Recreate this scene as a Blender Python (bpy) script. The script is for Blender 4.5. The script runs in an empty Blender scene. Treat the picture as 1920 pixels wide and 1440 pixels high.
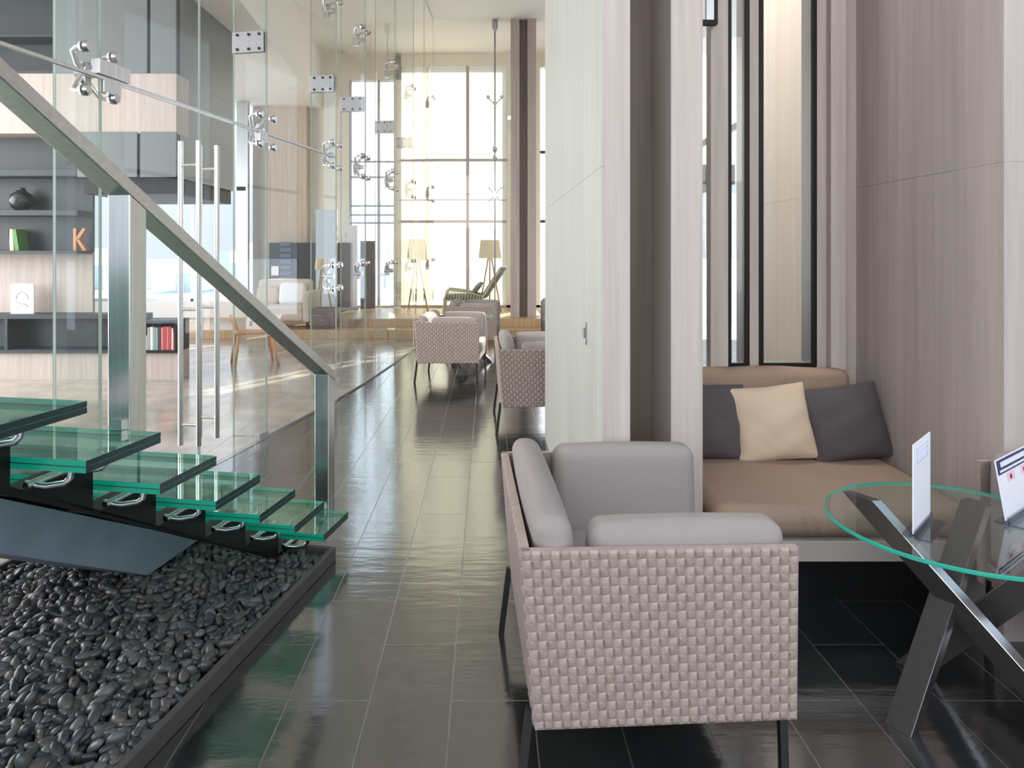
import bpy, math, random
import numpy as np
from mathutils import Vector, Matrix
random.seed(7)
rng = np.random.default_rng(11)
S = bpy.context.scene
COL = S.collection
H, F, VX, VY = 1.4, 1300.0, 915.0, 475.0      # eye height, focal length (px), vanishing point of the room (px)
PHI = math.radians(10.7)                       # turn of the stair and glass wall against the room


# ------------------------------------------------------------------ materials
def new_mat(name):
    m = bpy.data.materials.new(name)
    m.use_nodes = True
    nt = m.node_tree
    nt.nodes.clear()
    out = nt.nodes.new('ShaderNodeOutputMaterial')
    return m, nt, out


def srgb(r, g, b):
    f = lambda c: (c / 255) / 12.92 if c / 255 <= .04045 else ((c / 255 + .055) / 1.055) ** 2.4
    return (f(r), f(g), f(b), 1)


def pbr(name, col, rough=.5, metal=0., noise=0., nscale=20., bump=0., bscale=60., spec=.5, stretch=(1, 1, 1), ior=1.5,
        coat=0.):
    m, nt, out = new_mat(name)
    b = nt.nodes.new('ShaderNodeBsdfPrincipled')
    nt.links.new(b.outputs[0], out.inputs[0])
    b.inputs['Base Color'].default_value = col
    b.inputs['Roughness'].default_value = rough
    b.inputs['Metallic'].default_value = metal
    b.inputs['IOR'].default_value = ior
    b.inputs['Specular IOR Level'].default_value = spec
    b.inputs['Coat Weight'].default_value = coat
    b.inputs['Coat Roughness'].default_value = .1
    if noise or bump:
        tc = nt.nodes.new('ShaderNodeTexCoord')
        mp = nt.nodes.new('ShaderNodeMapping')
        mp.inputs['Scale'].default_value = stretch
        nt.links.new(tc.outputs['Object'], mp.inputs[0])
    if noise:
        n = nt.nodes.new('ShaderNodeTexNoise')
        n.inputs['Scale'].default_value = nscale
        n.inputs['Detail'].default_value = 5
        nt.links.new(mp.outputs[0], n.inputs[0])
        r = nt.nodes.new('ShaderNodeValToRGB')
        r.color_ramp.elements[0].position = .3
        r.color_ramp.elements[1].position = .7
        r.color_ramp.elements[0].color = tuple(max(0, c * (1 - noise)) for c in col[:3]) + (1,)
        r.color_ramp.elements[1].color = tuple(min(1, c * (1 + noise)) for c in col[:3]) + (1,)
        nt.links.new(n.outputs[0], r.inputs[0])
        nt.links.new(r.outputs[0], b.inputs['Base Color'])
    if bump:
        n2 = nt.nodes.new('ShaderNodeTexNoise')
        n2.inputs['Scale'].default_value = bscale
        n2.inputs['Detail'].default_value = 4
        nt.links.new(mp.outputs[0], n2.inputs[0])
        bp = nt.nodes.new('ShaderNodeBump')
        bp.inputs['Strength'].default_value = bump
        bp.inputs['Distance'].default_value = .01
        nt.links.new(n2.outputs[0], bp.inputs['Height'])
        nt.links.new(bp.outputs[0], b.inputs['Normal'])
    return m


def glass(name, tint, f0=.075, gloss=1.0, rough=0.0):
    """clear sheet: straight-through light plus mirror reflection growing towards grazing view"""
    m, nt, out = new_mat(name)
    tr = nt.nodes.new('ShaderNodeBsdfTransparent')
    tr.inputs[0].default_value = tint
    gl = nt.nodes.new('ShaderNodeBsdfGlossy')
    gl.inputs['Roughness'].default_value = rough
    gl.inputs[0].default_value = (gloss, gloss, gloss, 1)
    lw = nt.nodes.new('ShaderNodeLayerWeight')
    lw.inputs['Blend'].default_value = .5
    p = nt.nodes.new('ShaderNodeMath'); p.operation = 'POWER'; p.inputs[1].default_value = 5
    nt.links.new(lw.outputs['Facing'], p.inputs[0])
    ma = nt.nodes.new('ShaderNodeMath'); ma.operation = 'MULTIPLY_ADD'
    ma.inputs[1].default_value = 1 - f0
    ma.inputs[2].default_value = f0
    nt.links.new(p.outputs[0], ma.inputs[0])
    ge = nt.nodes.new('ShaderNodeNewGeometry')
    inv = nt.nodes.new('ShaderNodeMath'); inv.operation = 'SUBTRACT'; inv.inputs[0].default_value = 1
    nt.links.new(ge.outputs['Backfacing'], inv.inputs[1])
    mu = nt.nodes.new('ShaderNodeMath'); mu.operation = 'MULTIPLY'
    nt.links.new(ma.outputs[0], mu.inputs[0]); nt.links.new(inv.outputs[0], mu.inputs[1])
    mx = nt.nodes.new('ShaderNodeMixShader')
    nt.links.new(mu.outputs[0], mx.inputs[0])
    nt.links.new(tr.outputs[0], mx.inputs[1]); nt.links.new(gl.outputs[0], mx.inputs[2])
    nt.links.new(mx.outputs[0], out.inputs[0])
    return m


def glass_edge(name, col, through):
    m, nt, out = new_mat(name)
    tl = nt.nodes.new('ShaderNodeBsdfTranslucent'); tl.inputs[0].default_value = col
    df = nt.nodes.new('ShaderNodeBsdfPrincipled'); df.inputs['Base Color'].default_value = col
    df.inputs['Roughness'].default_value = .12
    mx = nt.nodes.new('ShaderNodeMixShader'); mx.inputs[0].default_value = through
    nt.links.new(df.outputs[0], mx.inputs[1]); nt.links.new(tl.outputs[0], mx.inputs[2])
    nt.links.new(mx.outputs[0], out.inputs[0])
    return m


def wood(name, a, b, rough=.55):
    m, nt, out = new_mat(name)
    bs = nt.nodes.new('ShaderNodeBsdfPrincipled')
    bs.inputs['Roughness'].default_value = rough
    nt.links.new(bs.outputs[0], out.inputs[0])
    tc = nt.nodes.new('ShaderNodeTexCoord')
    mp = nt.nodes.new('ShaderNodeMapping'); mp.inputs['Scale'].default_value = (25, 25, .8)
    nt.links.new(tc.outputs['Object'], mp.inputs[0])
    n = nt.nodes.new('ShaderNodeTexNoise'); n.inputs['Scale'].default_value = 1.0; n.inputs['Detail'].default_value = 8
    n.inputs['Roughness'].default_value = .65
    nt.links.new(mp.outputs[0], n.inputs[0])
    r = nt.nodes.new('ShaderNodeValToRGB')
    r.color_ramp.elements[0].position = .32; r.color_ramp.elements[1].position = .68
    r.color_ramp.elements[0].color = a; r.color_ramp.elements[1].color = b
    nt.links.new(n.outputs[0], r.inputs[0]); nt.links.new(r.outputs[0], bs.inputs['Base Color'])
    bp = nt.nodes.new('ShaderNodeBump'); bp.inputs['Strength'].default_value = .06; bp.inputs['Distance'].default_value = .004
    nt.links.new(n.outputs[0], bp.inputs['Height']); nt.links.new(bp.outputs[0], bs.inputs['Normal'])
    return m


def slate(name, c1, c2, mortar, bw, bh, off, rough, ior, bump):
    """stone tiles laid in rows that run along the corridor"""
    m, nt, out = new_mat(name)
    bs = nt.nodes.new('ShaderNodeBsdfPrincipled'); nt.links.new(bs.outputs[0], out.inputs[0])
    tc = nt.nodes.new('ShaderNodeTexCoord')
    mp = nt.nodes.new('ShaderNodeMapping')
    mp.inputs['Rotation'].default_value = (0, 0, math.radians(90))
    mp.inputs['Location'].default_value = off
    nt.links.new(tc.outputs['Object'], mp.inputs[0])
    br = nt.nodes.new('ShaderNodeTexBrick')
    br.offset = .5
    br.inputs['Scale'].default_value = 1
    br.inputs['Brick Width'].default_value = bw; br.inputs['Row Height'].default_value = bh
    br.inputs['Mortar Size'].default_value = .0022; br.inputs['Mortar Smooth'].default_value = .2
    br.inputs['Color1'].default_value = c1; br.inputs['Color2'].default_value = c2; br.inputs['Mortar'].default_value = mortar
    nt.links.new(mp.outputs[0], br.inputs[0])
    n = nt.nodes.new('ShaderNodeTexNoise'); n.inputs['Scale'].default_value = 3.2; n.inputs['Detail'].default_value = 7
    nt.links.new(tc.outputs['Object'], n.inputs[0])
    r = nt.nodes.new('ShaderNodeValToRGB')
    r.color_ramp.elements[0].position = .3; r.color_ramp.elements[1].position = .75
    r.color_ramp.elements[0].color = (.62, .66, .66, 1); r.color_ramp.elements[1].color = (1.25, 1.15, 1.06, 1)
    nt.links.new(n.outputs[0], r.inputs[0])
    mx = nt.nodes.new('ShaderNodeMix'); mx.data_type = 'RGBA'; mx.blend_type = 'MULTIPLY'; mx.inputs[0].default_value = 1
    nt.links.new(br.outputs[0], mx.inputs[6]); nt.links.new(r.outputs[0], mx.inputs[7])
    nt.links.new(mx.outputs[2], bs.inputs['Base Color'])
    bs.inputs['IOR'].default_value = ior; bs.inputs['Specular IOR Level'].default_value = .5
    n2 = nt.nodes.new('ShaderNodeTexNoise'); n2.inputs['Scale'].default_value = 1; n2.inputs['Detail'].default_value = 6
    mp2 = nt.nodes.new('ShaderNodeMapping'); mp2.inputs['Scale'].default_value = (5, 17, 1)
    nt.links.new(tc.outputs['Object'], mp2.inputs[0]); nt.links.new(mp2.outputs[0], n2.inputs[0])
    rr = nt.nodes.new('ShaderNodeMapRange'); rr.inputs['To Min'].default_value = rough * .8; rr.inputs['To Max'].default_value = rough * 1.25
    nt.links.new(n2.outputs[0], rr.inputs[0])
    ra = nt.nodes.new('ShaderNodeMath'); ra.operation = 'MULTIPLY_ADD'; ra.inputs[1].default_value = .22
    nt.links.new(br.outputs['Fac'], ra.inputs[0]); nt.links.new(rr.outputs[0], ra.inputs[2])
    nt.links.new(ra.outputs[0], bs.inputs['Roughness'])
    bp = nt.nodes.new('ShaderNodeBump'); bp.inputs['Strength'].default_value = bump; bp.inputs['Distance'].default_value = .01
    nt.links.new(n2.outputs[0], bp.inputs['Height'])
    bp2 = nt.nodes.new('ShaderNodeBump'); bp2.inputs['Strength'].default_value = .3; bp2.inputs['Distance'].default_value = .002
    bp2.invert = True
    nt.links.new(br.outputs['Fac'], bp2.inputs['Height']); nt.links.new(bp.outputs[0], bp2.inputs['Normal'])
    nt.links.new(bp2.outputs[0], bs.inputs['Normal'])
    return m


def translucent(name, col, mixd=.35):
    m, nt, out = new_mat(name)
    tl = nt.nodes.new('ShaderNodeBsdfTranslucent'); tl.inputs[0].default_value = col
    df = nt.nodes.new('ShaderNodeBsdfDiffuse'); df.inputs[0].default_value = col
    mx = nt.nodes.new('ShaderNodeMixShader'); mx.inputs[0].default_value = mixd
    nt.links.new(tl.outputs[0], mx.inputs[1]); nt.links.new(df.outputs[0], mx.inputs[2])
    nt.links.new(mx.outputs[0], out.inputs[0])
    return m


M = {}
M['slate'] = slate('slate_tile', srgb(44, 48, 50), srgb(34, 37, 40), srgb(78, 79, 79), .62, .255, (0, .115, 0), .13, 3.0, .16)
M['stone_light'] = slate('pale_stone_tile', srgb(188, 180, 172), srgb(176, 168, 162), srgb(150, 142, 136), .62, .31, (0, .1, 0), .16, 1.5, .03)
M['wood'] = wood('pale_taupe_wood', srgb(176, 165, 159), srgb(200, 190, 184))
M['wood_cool_lit'] = wood('taupe_wood_cool_lit', srgb(178, 178, 172), srgb(196, 197, 191))  # taupe wood with the cool light of the glass side put into its colour
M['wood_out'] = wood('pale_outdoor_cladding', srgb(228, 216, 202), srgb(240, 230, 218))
M['wood_mid'] = wood('taupe_wood', srgb(172, 160, 155), srgb(193, 181, 176))
M['wood_dark'] = wood('brown_wood', srgb(104, 92, 84), srgb(126, 112, 104))
M['wood_beige'] = wood('beige_wood', srgb(186, 170, 152), srgb(208, 194, 178))
M['wood_tan'] = wood('tan_step_wood', srgb(176, 146, 112), srgb(200, 172, 138), .35)
M['ceiling'] = pbr('ceiling_paint', srgb(248, 244, 238), .8)
M['cream'] = pbr('cream_paint', srgb(244, 236, 220), .8)
M['white'] = pbr('white_paint', srgb(238, 238, 238), .6)
M['navy'] = pbr('dark_teal_laminate', srgb(28, 42, 52), .5)
M['slab'] = pbr('slate_blue_metal', srgb(130, 142, 158), .42, .0, .12, 6, spec=.6)
M['cab'] = pbr('grey_lacquer', srgb(108, 116, 119), .35)
M['black'] = pbr('black_satin', srgb(7, 8, 10), .5, spec=.3)
M['blacksteel'] = pbr('black_powdercoat', srgb(18, 18, 20), .4, .0)
M['steel'] = pbr('brushed_steel', (.62, .61, .60, 1), .24, 1.0, .08, 60, stretch=(1, 1, .05))
M['railsteel'] = pbr('rail_steel', (.56, .54, .53, 1), .3, 1.0, .08, 60)
M['chrome'] = pbr('chrome', (.60, .60, .615, 1), .10, 1.0)
M['greymetal'] = pbr('grey_metal', (.42, .43, .46, 1), .35, .9)
M['clear'] = glass('clear_glass', (.985, .99, .987, 1), .055)
M['finglass'] = glass('fin_glass', (.935, .962, .948, 1), .06)
M['winglass'] = glass('window_glass', (.97, .985, .985, 1), .05)
M['joint'] = pbr('silicone_joint', srgb(150, 158, 152), .4)
M['edge'] = glass_edge('glass_edge_pale', srgb(168, 184, 176), .5)
M['tread'] = glass('tread_glass', (.74, .90, .85, 1), .075)
M['treadedge'] = glass_edge('tread_edge_green', srgb(30, 190, 160), .45)
M['treadside'] = pbr('tread_edge_dark', srgb(10, 46, 46), .12)
M['interlayer'] = pbr('tread_interlayer', srgb(20, 76, 70), .3)
M['tableglass'] = glass('table_glass', (.90, .95, .935, 1), .07)
M['tableedge'] = glass_edge('table_edge_teal', srgb(70, 205, 182), .5)
M['cush'] = pbr('grey_taupe_fabric', srgb(156, 148, 145), .85, 0, .05, 300, .25, 900, spec=.25)
M['bench'] = pbr('brown_fabric', srgb(152, 130, 114), .8, 0, .05, 200, .12, 500, spec=.3)
M['benchbase'] = pbr('bench_base_laminate', srgb(172, 162, 156), .5)
M['pilg'] = pbr('charcoal_fabric', srgb(86, 80, 82), .9, 0, .06, 300, .25, 800, spec=.2)
M['pilb'] = pbr('beige_fabric', srgb(206, 186, 164), .9, 0, .05, 300, .25, 800, spec=.2)
M['strand_a'] = pbr('strand_light', srgb(170, 153, 146), .6, 0, .10, 60, .1, 300)
M['strand_b'] = pbr('strand_dark', srgb(152, 135, 129), .62, 0, .12, 60, .1, 300)
M['legsteel'] = pbr('table_leg_steel', (.052, .046, .044, 1), .5, .2, .08, 40)
M['legsteel_b'] = pbr('table_leg_edge', (.62, .60, .60, 1), .22, 1.0)
M['card'] = pbr('white_card', srgb(240, 241, 248), .45)
M['cardblue'] = pbr('card_pale_print', srgb(214, 220, 240), .5)
M['cardnavy'] = pbr('card_navy_print', srgb(34, 36, 92), .45)
M['cardpink'] = pbr('card_pink_print', srgb(240, 200, 212), .5)
M['cardred'] = pbr('card_red_print', srgb(120, 52, 72), .5)
M['acrylic'] = glass('holder_acrylic', (.62, .66, .74, 1), .09)
M['shade'] = translucent('lamp_shade_cloth', srgb(236, 222, 190), .6)
M['blind'] = translucent('blind_cloth', (.80, .76, .665, 1), .18)
M['lampwood'] = pbr('lamp_leg_wood', srgb(176, 150, 120), .5)
M['rattan'] = pbr('rattan', srgb(206, 196, 170), .6, 0, .15, 40)
M['sage'] = pbr('sage_fabric', srgb(132, 136, 126), .85, 0, .06, 100)
M['chairwood'] = pbr('orange_wood', srgb(206, 146, 100), .4, 0, .1, 20)
M['sofa'] = pbr('sofa_fabric', srgb(206, 192, 180), .85, 0, .04, 100)
M['brownleather'] = pbr('brown_leather', srgb(92, 70, 66), .5)
M['curtain'] = pbr('grey_curtain', srgb(122, 120, 124), .8)
M['blueboard'] = pbr('blue_board', srgb(78, 92, 124), .5)
M['orangewood'] = pbr('letter_wood', srgb(196, 136, 92), .5, 0, .1, 30)
M['vase'] = pbr('black_ceramic', srgb(26, 32, 38), .25)
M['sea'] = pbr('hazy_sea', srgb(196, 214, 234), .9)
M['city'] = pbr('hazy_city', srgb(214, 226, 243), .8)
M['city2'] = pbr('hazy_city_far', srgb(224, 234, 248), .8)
M['terrace'] = pbr('terrace_stone', srgb(226, 228, 234), .6)
M['darkgrey'] = pbr('dark_grey', srgb(60, 62, 66), .5)
M['bed'] = pbr('bed_gravel_base', srgb(12, 13, 14), .9)
M['rim'] = pbr('bed_rim', srgb(78, 74, 74), .38, .2, .1, 30)
PEB = [pbr('pebble_%d' % i, srgb(*c), .42, 0, .14, 40, .05, 120, spec=.5) for i, c in
       enumerate([(64, 65, 69), (50, 52, 57), (74, 69, 66), (60, 65, 63), (42, 44, 50), (86, 85, 87)])]
BOOK = {k: pbr('book_' + k, srgb(*c), .55) for k, c in dict(white=(222, 222, 220), grey=(150, 156, 160), red=(178, 60, 66),
        pink=(206, 120, 122), cream=(214, 204, 184), green=(84, 140, 72), dark=(44, 46, 54), teal=(120, 160, 166)).items()}


# ------------------------------------------------------------------ mesh building
class MB:
    def __init__(self):
        self.v = []; self.f = []; self.m = []

    def add(self, vs, fs, mat=0):
        o = len(self.v)
        self.v += [tuple(x) for x in vs]
        self.f += [tuple(i + o for i in q) for q in fs]
        self.m += ([mat] * len(fs)) if isinstance(mat, int) else list(mat)
        return self

    def box(self, x0, x1, y0, y1, z0, z1, mat=0, side=None):
        """side: material index of the four upright faces if it differs"""
        vs = [(x0, y0, z0), (x1, y0, z0), (x1, y1, z0), (x0, y1, z0), (x0, y0, z1), (x1, y0, z1), (x1, y1, z1), (x0, y1, z1)]
        fs = [(0, 3, 2, 1), (4, 5, 6, 7), (0, 1, 5, 4), (1, 2, 6, 5), (2, 3, 7, 6), (3, 0, 4, 7)]
        s = mat if side is None else side
        return self.add(vs, fs, [mat, mat, s, s, s, s])

    def pbox(self, p, q, n, th, z0, z1, face=0, edge=0):
        """upright sheet from plan point p to q, thickness th along n"""
        nx, ny = n[0] * th / 2, n[1] * th / 2
        vs = []
        for z in (z0, z1):
            vs += [(p[0] - nx, p[1] - ny, z), (q[0] - nx, q[1] - ny, z), (q[0] + nx, q[1] + ny, z), (p[0] + nx, p[1] + ny, z)]
        a = Vector((q[0] - p[0], q[1] - p[1], 0)); nn = Vector((nx, ny, 0))
        fs = [(0, 3, 2, 1), (4, 5, 6, 7), (0, 1, 5, 4), (1, 2, 6, 5), (2, 3, 7, 6), (3, 0, 4, 7)]
        if a.cross(nn).z < 0:
            fs = [tuple(reversed(x)) for x in fs]
        return self.add(vs, fs, [edge, edge, face, edge, face, edge])

    def prism(self, poly, axis, a, b, mat=0, side=None):
        """polygon (list of 2D) extruded along axis 'x','y' or 'z' from a to b"""
        n = len(poly)
        def P(p, h):
            return {'x': (h, p[0], p[1]), 'y': (p[0], h, p[1]), 'z': (p[0], p[1], h)}[axis]
        vs = [P(p, a) for p in poly] + [P(p, b) for p in poly]
        fs = [tuple(range(n - 1, -1, -1)), tuple(range(n, 2 * n))] + [(i, (i + 1) % n, n + (i + 1) % n, n + i) for i in range(n)]
        ar = sum(poly[i][0] * poly[(i + 1) % n][1] - poly[(i + 1) % n][0] * poly[i][1] for i in range(n))
        flip = (ar < 0) != (axis == 'y')
        if b < a: flip = not flip
        if flip: fs = [tuple(reversed(q)) for q in fs]
        s = mat if side is None else side
        return self.add(vs, fs, [mat, mat] + [s] * n)

    def tube(self, pts, r, n=10, mat=0, cap=True):
        pts = [Vector(p) for p in pts]
        rr = r if isinstance(r, (list, tuple)) else [r] * len(pts)
        rings = []
        up = None
        for i, p in enumerate(pts):
            d = (pts[min(i + 1, len(pts) - 1)] - pts[max(i - 1, 0)]).normalized()
            if up is None:
                up = Vector((0, 0, 1)) if abs(d.z) < .9 else Vector((1, 0, 0))
            a = d.cross(up).normalized(); b2 = a.cross(d).normalized(); up = b2
            rings.append([p + (a * math.cos(2 * math.pi * k / n) + b2 * math.sin(2 * math.pi * k / n)) * rr[i] for k in range(n)])
        vs = [v for ring in rings for v in ring]
        fs = []
        for i in range(len(pts) - 1):
            for k in range(n):
                fs.append((i * n + k, i * n + (k + 1) % n, (i + 1) * n + (k + 1) % n, (i + 1) * n + k))
        if cap:
            fs.append(tuple(range(n - 1, -1, -1)))
            fs.append(tuple(range((len(pts) - 1) * n, len(pts) * n)))
        return self.add(vs, [tuple(reversed(q)) for q in fs], mat)

    def bar(self, p, q, w, h, upv=(0, 0, 1), mats=(0, 0)):
        """rectangular bar from p to q, w across, h along upv; mats = (wide faces, narrow faces)"""
        p, q = Vector(p), Vector(q); d = (q - p).normalized()
        a = d.cross(Vector(upv)).normalized(); b = a.cross(d).normalized()
        vs = []
        for c in (p, q):
            vs += [c - a * w / 2 - b * h / 2, c + a * w / 2 - b * h / 2, c + a * w / 2 + b * h / 2, c - a * w / 2 + b * h / 2]
        fs = [(0, 1, 2, 3), (7, 6, 5, 4), (0, 4, 5, 1), (1, 5, 6, 2), (2, 6, 7, 3), (3, 7, 4, 0)]
        return self.add(vs, [tuple(reversed(x)) if False else x for x in fs], [mats[0], mats[0], mats[1], mats[0], mats[1], mats[0]])

    def lathe(self, prof, n=32, mat=0, c=(0, 0), close=True):
        vs = []
        for r, z in prof:
            vs += [(c[0] + r * math.cos(2 * math.pi * k / n), c[1] + r * math.sin(2 * math.pi * k / n), z) for k in range(n)]
        fs = []
        for i in range(len(prof) - 1):
            for k in range(n):
                fs.append((i * n + k, i * n + (k + 1) % n, (i + 1) * n + (k + 1) % n, (i + 1) * n + k))
        if close:
            fs.append(tuple(range(n - 1, -1, -1))); fs.append(tuple(range((len(prof) - 1) * n, len(prof) * n)))
        return self.add(vs, fs, mat)

    def rbox(self, x0, x1, y0, y1, z0, z1, r, n=8, puff=0., mat=0, fn=None, cap=40):
        """soft box: rounded edges of radius r, faces swollen by puff"""
        c = np.array([(x0 + x1) / 2, (y0 + y1) / 2, (z0 + z1) / 2]); h = np.array([(x1 - x0) / 2, (y1 - y0) / 2, (z1 - z0) / 2])
        seg = [max(n, int(n * hh / min(h) / 2)) for hh in h]; seg = [min(s, cap) for s in seg]
        def pts1(hh, s):
            e = min(r / hh, .95)
            inner = list(np.linspace(-1 + e, 1 - e, s))
            k = [1 - e + e * t for t in (.35, .7, 1.0)]
            return [-t for t in reversed(k)] + inner + k
        idx = {}
        vs = []; fs = []
        def vert(p):
            key = tuple(np.round(p, 6))
            if key in idx: return idx[key]
            q = np.array(p) * h
            inn = np.clip(q, -(h - r), (h - r))
            d = q - inn
            L = np.linalg.norm(d)
            w = inn + d / L * r if L > 1e-9 else q
            u = np.abs(p)
            for ax in range(3):
                o1, o2 = (ax + 1) % 3, (ax + 2) % 3
                if u[ax] > .999:
                    w[ax] += math.copysign(puff * (1 - u[o1] ** 2) * (1 - u[o2] ** 2), p[ax])
            w = w + c
            if fn is not None: w = np.array(fn(w))
            idx[key] = len(vs); vs.append(tuple(w)); return idx[key]
        for ax in range(3):
            o1, o2 = (ax + 1) % 3, (ax + 2) % 3
            A, B = pts1(h[o1], seg[o1]), pts1(h[o2], seg[o2])
            for sg in (-1, 1):
                for i in range(len(A) - 1):
                    for j in range(len(B) - 1):
                        q = []
                        for (ii, jj) in ((i, j), (i + 1, j), (i + 1, j + 1), (i, j + 1)):
                            p = [0, 0, 0]; p[ax] = sg; p[o1] = A[ii]; p[o2] = B[jj]
                            q.append(vert(p))
                        fs.append(tuple(q) if sg > 0 else tuple(reversed(q)))
        return self.add(vs, fs, mat)

    def build(self, name, mats, parent=None, smooth=False, bevel=0., loc=(0, 0, 0), autosmooth=None):
        me = bpy.data.meshes.new(name)
        me.from_pydata(self.v, [], self.f)
        for mt in (mats if isinstance(mats, (list, tuple)) else [mats]):
            me.materials.append(mt)
        me.polygons.foreach_set('material_index', self.m)
        if smooth:
            me.polygons.foreach_set('use_smooth', [True] * len(self.f))
        me.validate(); me.update()
        if smooth and autosmooth:
            try: me.set_sharp_from_angle(angle=math.radians(autosmooth))
            except Exception: pass
        o = bpy.data.objects.new(name, me); COL.objects.link(o)
        o.location = loc
        if parent: o.parent = parent
        if bevel:
            b = o.modifiers.new('bevel', 'BEVEL'); b.width = bevel; b.segments = 2; b.limit_method = 'ANGLE'
        return o


def tag(o, label, cat, group=None, kind=None):
    o['label'] = label; o['category'] = cat
    if group: o['group'] = group
    if kind: o['kind'] = kind
    return o


def thing(name, label, cat, loc=(0, 0, 0), rz=0., group=None):
    o = bpy.data.objects.new(name, None); COL.objects.link(o)
    o.empty_display_size = .1
    o.location = loc; o.rotation_euler = (0, 0, rz)
    return tag(o, label, cat, group)


def struct(o):
    o['kind'] = 'structure'; return o


def dup(root, loc, rz, label, group=None):
    r = root.copy(); COL.objects.link(r); r.location = loc; r.rotation_euler = (0, 0, rz); r['label'] = label
    if group: r['group'] = group
    for ch in list(root.children):
        c = ch.copy(); COL.objects.link(c); c.parent = r
        for g in list(ch.children):
            d = g.copy(); COL.objects.link(d); d.parent = c
    return r


def B(name, mat, *a, parent=None, bevel=0.):
    return MB().box(*a).build(name, mat, parent, bevel=bevel)


def at(px, py, Y):
    return Vector(((px - VX) * Y / F, Y, H - (py - VY) * Y / F))


# ------------------------------------------------------------------ camera, world, sun
cam = bpy.data.cameras.new('camera'); co = bpy.data.objects.new('camera', cam); COL.objects.link(co)
co.location = (0, 0, H); co.rotation_euler = (math.radians(90), 0, 0)
cam.sensor_width = 36; cam.lens = 36 * F / 1920
cam.shift_x = (960 - VX) / 1920; cam.shift_y = -(720 - VY) / 1920
cam.clip_start = .05; cam.clip_end = 5000
S.camera = co

w = bpy.data.worlds.new('sky'); S.world = w; w.use_nodes = True
nt = w.node_tree; nt.nodes.clear()
wo = nt.nodes.new('ShaderNodeOutputWorld'); bg = nt.nodes.new('ShaderNodeBackground')
tc = nt.nodes.new('ShaderNodeTexCoord'); sx = nt.nodes.new('ShaderNodeSeparateXYZ')
nt.links.new(tc.outputs['Generated'], sx.inputs[0])
rp = nt.nodes.new('ShaderNodeValToRGB')
els = rp.color_ramp.elements
els[0].position = 0; els[0].color = (.50, .52, .54, 1)
els[1].position = 1; els[1].color = (.62, .86, 1.25, 1)
for pos, c in ((.47, (.62, .68, .74, 1)), (.5, (.78, .89, 1.03, 1)), (.60, (.98, 1.07, 1.18, 1))):
    e = els.new(pos); e.color = c
mr = nt.nodes.new('ShaderNodeMapRange'); mr.inputs['From Min'].default_value = -1; mr.inputs['From Max'].default_value = 1
nt.links.new(sx.outputs['Z'], mr.inputs[0]); nt.links.new(mr.outputs[0], rp.inputs[0])
# glow added low in the sky beyond the far windows, for brighter floor reflections
def vdot(vec):
    d_ = nt.nodes.new('ShaderNodeVectorMath'); d_.operation = 'DOT_PRODUCT'
    nm = nt.nodes.new('ShaderNodeVectorMath'); nm.operation = 'NORMALIZE'
    nt.links.new(tc.outputs['Generated'], nm.inputs[0]); nt.links.new(nm.outputs[0], d_.inputs[0])
    d_.inputs[1].default_value = vec
    return d_.outputs['Value']
hz = Vector((-.03, .95, .29)).normalized()
g = nt.nodes.new('ShaderNodeMapRange'); g.interpolation_type = 'SMOOTHERSTEP'
g.inputs['From Min'].default_value = .925; g.inputs['From Max'].default_value = .985
g.inputs['To Min'].default_value = 1.0; g.inputs['To Max'].default_value = 3.4
nt.links.new(vdot(hz), g.inputs[0])
nt.links.new(rp.outputs[0], bg.inputs[0]); nt.links.new(g.outputs[0], bg.inputs[1])
nt.links.new(bg.outputs[0], wo.inputs[0])

sun = bpy.data.lights.new('sun', 'SUN'); so = bpy.data.objects.new('sun', sun); COL.objects.link(so)
so.rotation_euler = Vector((-.42, -.75, -.52)).to_track_quat('-Z', 'Y').to_euler()
so.location = (2, 30, 25)
sun.energy = 12.5; sun.color = (1, .93, .82); sun.angle = .01

def fill_light(name, loc, target, sx_, sy_, power, col=(1, 1, 1)):  # area light without a fixture, added as fill
    l = bpy.data.lights.new(name, 'AREA'); l.shape = 'RECTANGLE'; l.size = sx_; l.size_y = sy_; l.energy = power; l.color = col
    o = bpy.data.objects.new(name, l); COL.objects.link(o); o.location = loc
    o.rotation_euler = (Vector(target) - Vector(loc)).to_track_quat('-Z', 'Y').to_euler()
    return o


fill_light('camera_side_fill', (.8, -3.4, 2.6), (.8, 4, 1.6), 6.5, 3.6, 74, (1, .95, .89))  # added fill behind the camera to lift the interior, no known window there
fill_light('left_side_fill', (-8.6, 4.5, 2.3), (0, 5, 1.6), 7, 3.6, 640, (1, .985, .96))  # added fill from the left, stands for no built window
fill_light('court_fill', (1.22, 4.45, 5.35), (1.86, 4.45, 1.2), .5, 1.5, 190, (1, .98, .95))  # invented source, added to brighten the panel outside the alcove windows
fill_light('upward_fill', (.4, -2.6, 3.4), (-.2, 7, 6.4), 6.5, 2.2, 150, (1, .96, .90))  # added fill aimed up the corridor to brighten the ceiling, no real fitting

# ------------------------------------------------------------------ setting: floors, ceilings, walls
WALL = [(-2.68 + .189 * y, y) for y in (1.0, 2.29, 3.58, 4.425, 5.27)] + [(-1.44, 6.57), (-1.323, 7.475), (-1.188, 8.83),
        (-1.087, 10.09), (-1.02, 11.05), (-.958, 12.1)]
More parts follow.
